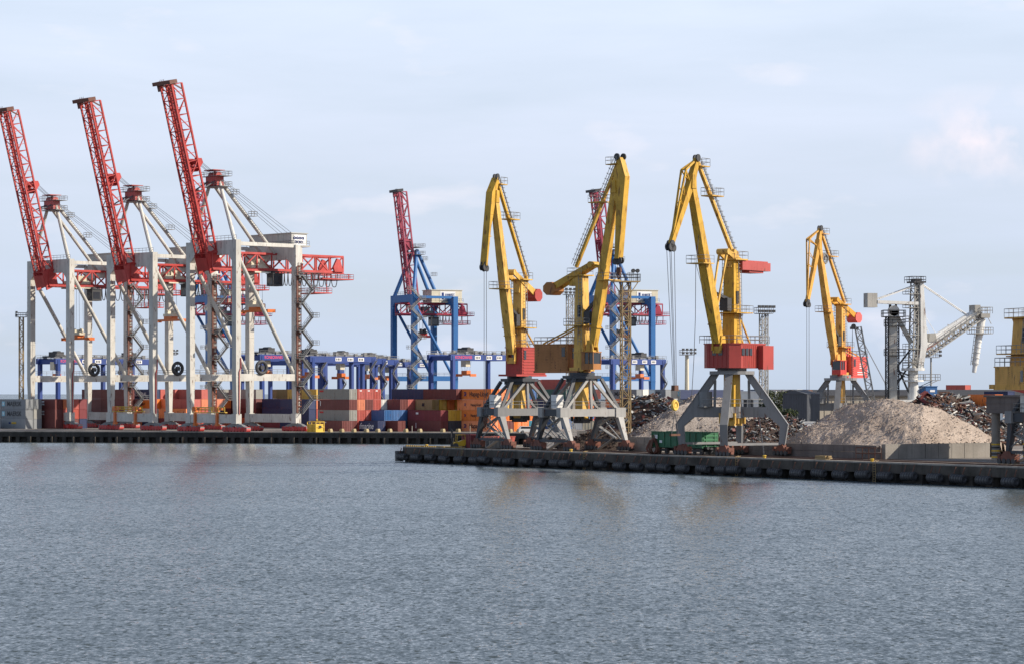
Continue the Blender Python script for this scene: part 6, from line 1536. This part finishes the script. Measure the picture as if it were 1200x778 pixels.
m = MB(); m.truss(p0 - uu * 1.7, p1 - uu * 1.1, (0, 1, 0), uu, 1.9, 1.2, 15, .11, .065)
for s in (-1.2, 1.2): m.rail([p0 - uu * .6 + Vector((0, s, 0)), p1 - uu * .1 + Vector((0, s, 0))], 1.0, 1.3, .045)
m.build('boom_truss', lg_, b)
m = MB(); m.beam(p0 - uu * .35 - dd * 1.5, p0 + dd * 5.5 - uu * .35, 2.0, .2, uu); m.build('belt_edge', M_['house_red'], b)
m = MB(); m.bb(lx(1143), lx(1150), -1.2, 1.2, lz(365), lz(357)); m.bb(lx(1150), lx(1161), -1.5, 1.5, lz(372), lz(367)); m.rail([(lx(1150), -1.5, lz(367)), (lx(1164), -1.5, lz(367)), (lx(1164), 1.5, lz(367)), (lx(1150), 1.5, lz(367))], 1.2, 1.1, .05, True); m.tube((lx(1161), 0, lz(368)), (lx(1167), 0, lz(379)), .07, None, 5); m.build('boom_head', lg_, root); m = MB(); m.prism([(-.9, 0), (.9, 0), (.5, 1.6), (-.6, 1.5)], (lx(1092), 0, lz(400)), (1, 0, 0), Zv, 1.8); m.build('feed_hopper', lg_, root)
a, bq = Vector((lx(1155), 0, lz(373))), Vector((lx(1145.5), 0, lz(436)))
m = MB(); m.tube(a, a.lerp(bq, .3), .8, .75, 14); m.tube(a.lerp(bq, .28), a.lerp(bq, .86), .62, .58, 14); m.tube(a.lerp(bq, .84), bq, .48, .40, 14)
for k in range(6): q = a.lerp(bq, .32 + .1 * k); m.tube(q, q + (bq - a).normalized() * .15, .70, None, 14)
s_ = m.build('spout', lw_, root)
q = a.lerp(bq, .27); m = MB(); m.bb(q.x - 1.9, q.x + 2.1, -1.5, 1.5, q.z - .12, q.z); m.rail([(q.x - 1.9, -1.5, q.z), (q.x + 2.1, -1.5, q.z), (q.x + 2.1, 1.5, q.z), (q.x - 1.9, 1.5, q.z)], 1.1, 1.1, .05, True); m.ladder(q + Vector((-.9, 0, 0)), a.lerp(bq, .86) + Vector((-.8, 0, 0)), (0, 1, 0), .6, .7, .06); m.beam(q + Vector((-2, 0, .4)), q + Vector((-6.8, 0, 1.6)), .12, .12); m.build('spout_platform', lg_, s_)
m = MB(); m.bb(lx(1081), lx(1095), -1.6, 1.2, lz(468), lz(453)); m.bb(lx(1080.5), lx(1095.5), -1.7, 1.3, lz(453) + .003, lz(452)); cb = m.build('control_cabin', M_['box_blue'], root)
m = MB(); m.bb(lx(1086), lx(1092), -1.66, -1.602, lz(459), lz(456.5)); m.build('sign_board', M_['paint_white'], cb)
m = MB(); m.bb(lx(1080), lx(1096), -1.9, 1.4, 0, lz(468) - .003); m.build('plinth', ds_, root)
root = thing('elevator_tower', 'grey bucket elevator tower with round white top beside the ship loader', 'tower', W(1046, LS))
def tx_(px): return (px - 1046) / LS
m = MB(); m.bb(tx_(1041.5), tx_(1050.5), -.8, .8, 0, lz(371))
for k in range(9): z = 2 + k * 2.6; m.bb(tx_(1041.5) - .05, tx_(1050.5) + .05, -.85, .85, z, z + .15)
m.build('shaft', lg_, root)
m = MB(); m.tube((tx_(1047), -1.0, lz(364.5)), (tx_(1047), 1.0, lz(364.5)), 1.0, None, 20); m.bb(tx_(1041.5), tx_(1053), -1.0, 1.0, lz(371), lz(364.5)); m.build('drive_head', lw_, root)
for x0, x1, w, z in ((1034, 1060, 1.6, lz(371) - .003), (1037, 1060, 1.3, lz(382)), (1037, 1060, 1.3, lz(416))):
    m = MB(); m.bb(tx_(x0), tx_(x1), -w, w, z - .12, z); p_ = m.build('platform', ds_, root)
    m = MB(); m.rail([(tx_(x0), -w, z), (tx_(x1), -w, z), (tx_(x1), w, z), (tx_(x0), w, z)], 1.15, 1.2, .05, True); m.build('railing', ds_, p_)
for px, r_ in ((1043, .25), (1050, .2)): m = MB(); m.tube((tx_(px), 0, lz(364)), (tx_(px), 0, lz(357)), r_, None, 8); m.build('vent_pipe', ds_, root)
m = MB(); m.truss((tx_(1038), 0, 0), (tx_(1038), 0, lz(371)), (0, 1, 0), (1, 0, 0), 1.2, .5, 22, .07, .045); m.truss((tx_(1050.8), 0, 0), (tx_(1050.8), 0, lz(380)), (0, 1, 0), (1, 0, 0), 1.2, .4, 20, .06, .04); m.build('ladder', ds_, root)
m = MB(); m.beam((tx_(1051), 0, lz(371)), (tx_(1068), 0, lz(402)), 1.0, .8); m.build('chute', lg_, root)
m = MB()
for (x0, y0, x1, y1) in ((1051, 430, 1068, 408), (1051, 434, 1066, 440), (1051, 428, 1066, 462), (1051, 450, 1064, 430), (1051, 446, 1060, 440)):
    for s in (-.5, .5): m.beam((tx_(x0), s, lz(y0)), (tx_(x1), s, lz(y1)), .22, .22)
m.build('brace', ds_, root)
# ------------------------------------------------------------------ crawler crane with lattice boom, left of the loader
root = thing('crawler_crane', 'crawler crane with a slim raised grey lattice boom behind the gravel', 'crane', W(1030, 5.9))
sx5 = 5.9
def kx(px): return (px - 1030) / sx5
def kz(y): return 9.5 + (HZ - y) / sx5
for s in (-1, 1):
    m = MB(); m.prism([(-2.6, .45), (-2.1, 0), (2.1, 0), (2.6, .45), (2.1, 1.0), (-2.1, 1.0)], (0, s * 1.8, 0), (1, 0, 0), Zv, .8); m.build('track', ds_, root)
m = MB(); m.bb(-1.6, 3.6, -1.5, 1.5, 1.2, 3.2); m.bb(-2.2, -.8, -1.5, -.3, 1.2, 3.4); m.build('house', M_['safety_yellow'], root)
a, bq = Vector((-.9, 0, 1.6)), Vector((kx(1002), 0, kz(384))); dd = (bq - a).normalized(); m = MB(); m.truss(a, bq, (0, 1, 0), Vector((dd.z, 0, -dd.x)), 1.3, 1.2, 20, .07, .045); m.build('lattice_boom', M_['grey_steel'], root)
m = MB(); m.bb(kx(1000) - .6, kx(1000) + 1.0, -.6, .6, kz(386), kz(383)); m.wheel(bq + Vector((-.3, 0, .3)), (0, 1, 0), .45, .7, 12); m.build('boom_head', ds_, root)
m = MB()
for s in (-.4, .4): m.tube(bq + Vector((0, s, .3)), (kx(1037), s, kz(448)), .04, None, 4)
for px in (996, 999): m.tube(bq + Vector((-.5, 0, 0)), (kx(px), 0, 4), .035, None, 4)
m.beam((2.2, 0, 3.2), (kx(1037), 0, kz(448)), .15, .15)
m.build('rope', M_['wire'], root)
# ------------------------------------------------------------------ light masts
def light_mast(label, px, s, ytop, w, mt, kind='lattice', arms=8):
    root = thing('light_mast', label, 'light mast', W(px, s), R(20)); zt = 9.5 + (HZ - ytop) / s
    m = MB()
    if kind == 'lattice': m.truss((-w / 2, 0, 0), (-w / 2, 0, zt), (0, 1, 0), (1, 0, 0), w, w, max(8, int(zt / (w * 1.3))), .10, .055); m.ladder((0, -w * .5, 0), (0, -w * .5, zt), (1, 0, 0), .5, 1.0, .05)
    else: m.tube((0, 0, 0), (0, 0, zt), w / 2, w / 3, 10)
    m.build('tower', mt, root)
    m = MB(); pw = max(1.4, w * .9); m.bb(-pw, pw, -pw, pw, zt, zt + .12); m.rail([(-pw, -pw, zt + .12), (pw, -pw, zt + .12), (pw, pw, zt + .12), (-pw, pw, zt + .12)], 1.1, 1.0, .05, True); m.build('platform', M_['grey_steel'], root)
    for k in range(arms):
        x = -pw * 1.1 + 2.2 * pw * (k % (arms // 2)) / max(1, arms // 2 - 1); z = zt + .5 + .85 * (k // (arms // 2))
        m = MB(); m.box((x, -pw * .95, z), (.55, .4, .5)); m.bb(x - .05, x + .05, -pw * .95 + .2, -pw * .6, z - .05, z + .05); m.build('floodlight', M_['dark_steel'], root)
light_mast('slim rust streaked lattice light mast left of the leftmost white crane', 25, 4.3, 372, 1.1, M_['mast_rust'], arms=4)
light_mast('small floodlight mast seen between the middle and rightmost white cranes', 200.5, 4.0, 416, .8, M_['mast_steel'], 'pole', 8)
light_mast('tall grey lattice floodlight mast right of the tallest yellow crane', 895, 6.0, 368, 1.25, M_['mast_steel'], arms=10)
light_mast('pale concrete floodlight mast between hanging ropes and the tallest crane', 805, 4.9, 416, 1.3, M_['cream'], 'pole', 8)
light_mast('grey lattice light mast behind the brown machinery house', 668.5, 5.0, 346, 1.5, M_['mast_steel'], arms=8)
light_mast('thin grey pole behind the ship loader boom', 1091, 5.4, 419, .55, M_['mast_steel'], 'pole', 4)
root = thing('lattice_mast', 'rusty cream lattice mast with top platform right of the brown housed crane', 'mast', W(733, 6.6), R(12))
zt = 9.5 + (460 - 331) / 6.6
m = MB(); m.truss((-.75, 0, 0), (-.75, 0, zt), (0, 1, 0), (1, 0, 0), 1.5, 1.5, 17, .10, .065); m.build('tower', M_['mast_rust'], root)
m = MB(); m.bb(-2.4, 2.4, -1.3, 1.3, zt, zt + .2)
for s in (-1, 1): m.beam((s * .75, 0, zt - 2.2), (s * 2.3, 0, zt), .14, .14)
m.build('platform', M_['mast_rust'], root)
m = MB(); m.rail([(-2.4, -1.3, zt + .2), (2.4, -1.3, zt + .2), (2.4, 1.3, zt + .2), (-2.4, 1.3, zt + .2)], 1.2, 1.0, .05, True)
for x in (-1.5, 1.2, 2.0): m.wheel((x, -.8, zt + 2.0), (0, 1, 0), .35, .5, 12); m.beam((x, -.8, zt + .2), (x, -.8, zt + 1.8), .08, .08)
m.build('railing', M_['dark_steel'], root)
# ------------------------------------------------------------------ sheds, store, gallery
def shed(label, p, yaw, L_, D_, zw, zr, mw, mr, name='long_shed', openings=0):
    root = thing(name, label, 'shed', p, yaw)
    m = MB(); m.bb(0, L_, 0, D_, 0, zw); n = int(L_ / 1.6)
    for k in range(n): m.bb(k * 1.6 + .3, k * 1.6 + .42, -.09, -.003, .2, zw - .2)
    m.build('wall', mw, root)
    m = MB(); P = [(-.6, zw - .02), (D_ / 2, zr), (D_ + .6, zw - .02), (D_ + .6, zw - .3), (-.6, zw - .3)]
    m.prism([(y, z) for y, z in P], (L_ / 2, 0, .003), (0, 1, 0), Zv, L_ + 1.0); m.build('roof', mr, root)
    for k in range(openings):
        x = L_ * (k + .5) / openings; m = MB(); m.bb(x - 1.2, x + 1.2, -.14, -.10, .1, 3.4); m.build('door', M_['dark_steel'], root)
    return root
shed('long beige ribbed shed with dark roof behind the scrap and ship loader', W(948, 5.5), R(13), 50.0, 22.0, 9.0, 10.2, M_['shed_beige'], M_['shed_roof'], openings=6)
shed('low blue roofed shed behind the tallest crane', W(800, 5.1), R(-4), 13.5, 12.0, 8.2, 10.2, M_['shed_beige'], M_['roof_blue'], 'low_shed', 2)
root = thing('site_office', 'white flat roofed building with a red painted corner behind the tallest crane', 'building', W(868, 5.7), R(-12))
m = MB(); m.bb(0, 7.2, 0, 6, 0, 9.6); m.bb(-.15, 7.35, -.15, 6.15, 9.603, 9.9); m.build('wall', M_['white'], root)
m = MB(); m.prism([(3.2, 5.0), (7.19, 5.0), (7.19, 6.6), (3.6, 6.6)], (0, -.03, 0), (1, 0, 0), Zv, .05); m.build('painted_panel', M_['paint_red'], root)
for k in range(2):
    m = MB(); m.bb(.6 + 1.3 * k, 1.3 + 1.3 * k, -.06, -.01, 6.6, 8.2); f = m.build('window', M_['glass'], root)
root = thing('storage_silo', 'dark grey ribbed square storage silo right of the bushy tree', 'silo', W(939, 6.15), R(-34))
m = MB(); m.bb(-2.6, 2.6, -2.6, 2.6, 0, 9.3)
for k in range(10):
    for (x, y, a, b) in ((-2.34 + k * .52, -2.605, .12, .09), (2.605, -2.34 + k * .52, .09, .12)): m.bb(x - a / 2, x + a / 2, y - b / 2, y + b / 2, .1, 9.2)
m.build('wall', M_['silo_dark'], root)
m = MB(); m.prism([(-2.75, 9.25), (2.75, 9.25), (0, 10.0)], (0, 0, .003), (1, 0, 0), Zv, 5.5); m.build('roof', M_['silo_dark'], root)
o = MB().box((0, 0, 1.2), (4.8, 2.4, 2.4)).bb(-2.5, 2.5, -1.3, 1.3, 2.403, 2.52).build('site_cabin', M_['white'], None); o.location = W(938, 6.75, DECK + 2.0); tag(o, 'low white cabin roof showing above the scrap below the dark silo', 'cabin')
o = MB().box((0, 0, 1.0), (6.5, 3.4, 2.0)).bb(-3.3, 3.3, -1.2, 1.2, -.5, -.003).build('cabin_base', M_['block_concrete'], None); o.location = W(938, 6.75, DECK); o.location.z = DECK; tag(o, 'concrete base under the low white cabin behind the scrap', 'base')
# concrete loading gallery at the right picture edge
root = thing('loading_gallery', 'brown concrete loading gallery on columns at the right picture edge', 'gallery', Q(120.0, 27.5), QROT)
m = MB(); m.bb(0, 46, 0, 8, 6.6, 8.9); m.bb(-.25, 46.2, -.3, 8.3, 8.903, 9.2); m.bb(-.1, 46.1, -.1, 8.1, 8.0, 8.15); m.build('deck_beam', M_['gallery_concrete'], root)
for k in range(5):
    for y in (1.0, 7.0):
        x = .9 + k * 10.5; m = MB(); m.tube((x, y, 0), (x, y, 6.6), .62, None, 16); cl = m.build('column', M_['block_concrete'] if k == 0 else M_['gallery_concrete'], root)
        if k == 0:
            for q in range(5):
                z = .25 + q * .45; m = MB(); m.tube((x, y, z), (x, y, z + .22), .635, None, 16); m.build('hazard_band', M_['safety_yellow'] if q % 2 == 0 else M_['paint_black'], cl)
m = MB(); m.bb(4.2, 5.6, 4.5, 7.8, 0, 6.6); m.bb(9.5, 30, 6.5, 7.8, 0, 6.6); m.build('wall', M_['gallery_concrete'], root)
m = MB(); m.rail([(1.6, 8.3, 0), (4.2, 8.3, 0)], 2.8, .8, .06); m.rail([(5.8, 7.9, 0), (9.5, 7.9, 0)], 3.0, .9, .07); m.build('gate', M_['rust'], root)
# ------------------------------------------------------------------ the bushy tree
def tree(label, p, h, r, seed, n, mats, name='bushy_tree'):
    rnd = random.Random(seed); root = thing(name, label, 'tree', p)
    m = MB(); m.tube((0, 0, 0), (.1, 0, h * .4), .28, .18, 8)
    for k in range(6):
        a = rnd.uniform(0, 6.3); m.tube((.1, 0, h * rnd.uniform(.2, .4)), (r * .6 * math.cos(a), r * .6 * math.sin(a), h * rnd.uniform(.5, .85)), .11, .04, 6)
    m.build('trunk', M_['bark'], root)
    cl = []
    for k in range(16):
        a = rnd.uniform(0, 6.3); q = r * math.sqrt(rnd.random()) * .8; z = h * rnd.uniform(.22, .86); f = 1 - max(0, z / h - .5) * 1.1
        cl.append((q * f * math.cos(a), q * f * math.sin(a), z, r * rnd.uniform(.26, .44), rnd.choice((0, 0, 1, 1, 2))))
    m = MB()
    for k in range(n):
        cx, cy, cz, cr, ci = rnd.choice(cl); v = Vector((rnd.gauss(0, 1), rnd.gauss(0, 1), rnd.gauss(0, 1))).normalized() * (cr * (rnd.random() ** .4) * rnd.uniform(.8, 1.12))
        c = Vector((cx, cy, cz)) + Vector((v.x, v.y, v.z * .8)); u = Vector((rnd.gauss(0, 1), rnd.gauss(0, 1), rnd.gauss(0, .6))).normalized(); w = u.cross(Vector((rnd.gauss(0, 1), rnd.gauss(0, 1), rnd.gauss(0, 1)))).normalized(); s = rnd.uniform(.12, .26)
        m.add([c - u * s, c + w * s * .55, c + u * s, c - w * s * .55], [(0, 1, 2, 3)], ci if rnd.random() < .8 else rnd.randrange(3))
    m.build('crown', mats, root)
lm = [M_['leaf_dark'], M_['leaf_mid'], M_['leaf_light']]
tree('wide dark green bushy tree between the tallest crane and the dark silo', W(911, 6.0), 10.8, 4.6, 2, 9000, lm)
tree('lower pale green bush in front of the bushy tree', W(921, 6.4), 6.8, 2.8, 5, 4000, lm, 'green_bush')


m = MB()
for k in range(26): m.box(Q(1.0 + k * .75, .33, DECK + .30), (.36, .5, .2), QROT)
o = m.build('striped_kerb', M_['worn_yellow']); tag(o, 'row of yellow painted kerb marks along the pier head edge', 'kerb marking')
root = thing('timber_stack', 'pale timber beams stacked on the pier head left of the yellow forklift', 'timber', Q(9.5, 7.5), QROT)
for k in range(8):
    m = MB(); m.box(((k % 2) * .3, (k % 4) * .42 - .6, .15 + (k // 4) * .3), (7.0 - (k % 3) * .8, .36, .27)); m.build('beam', M_['cream'] if k % 3 else M_['mast_rust'], root)

m = MB(); m.ladder((0, 0, -.6), (0, 0, 2.75), (1, 0, 0), .55, .32, .045); m.path([(-.27, 0, 2.75), (-.27, .6, 2.9)], .045); m.path([(.27, 0, 2.75), (.27, .6, 2.9)], .045)
LAD = m.mesh('quay_ladder', M_['mast_rust'])
for tt, lab in ((20.3, 'rusty quay ladder below the red housed crane'), (57.6, 'rusty quay ladder between the brown housed and tallest cranes'), (97.5, 'rusty quay ladder right of the tallest crane legs'), (128.5, 'rusty quay ladder below the pale wall at the right')):
    o = inst('quay_ladder', LAD, None, Q(tt, -.12, 0), QROT); tag(o, lab, 'ladder', 'rusty ladders on the near quay wall')
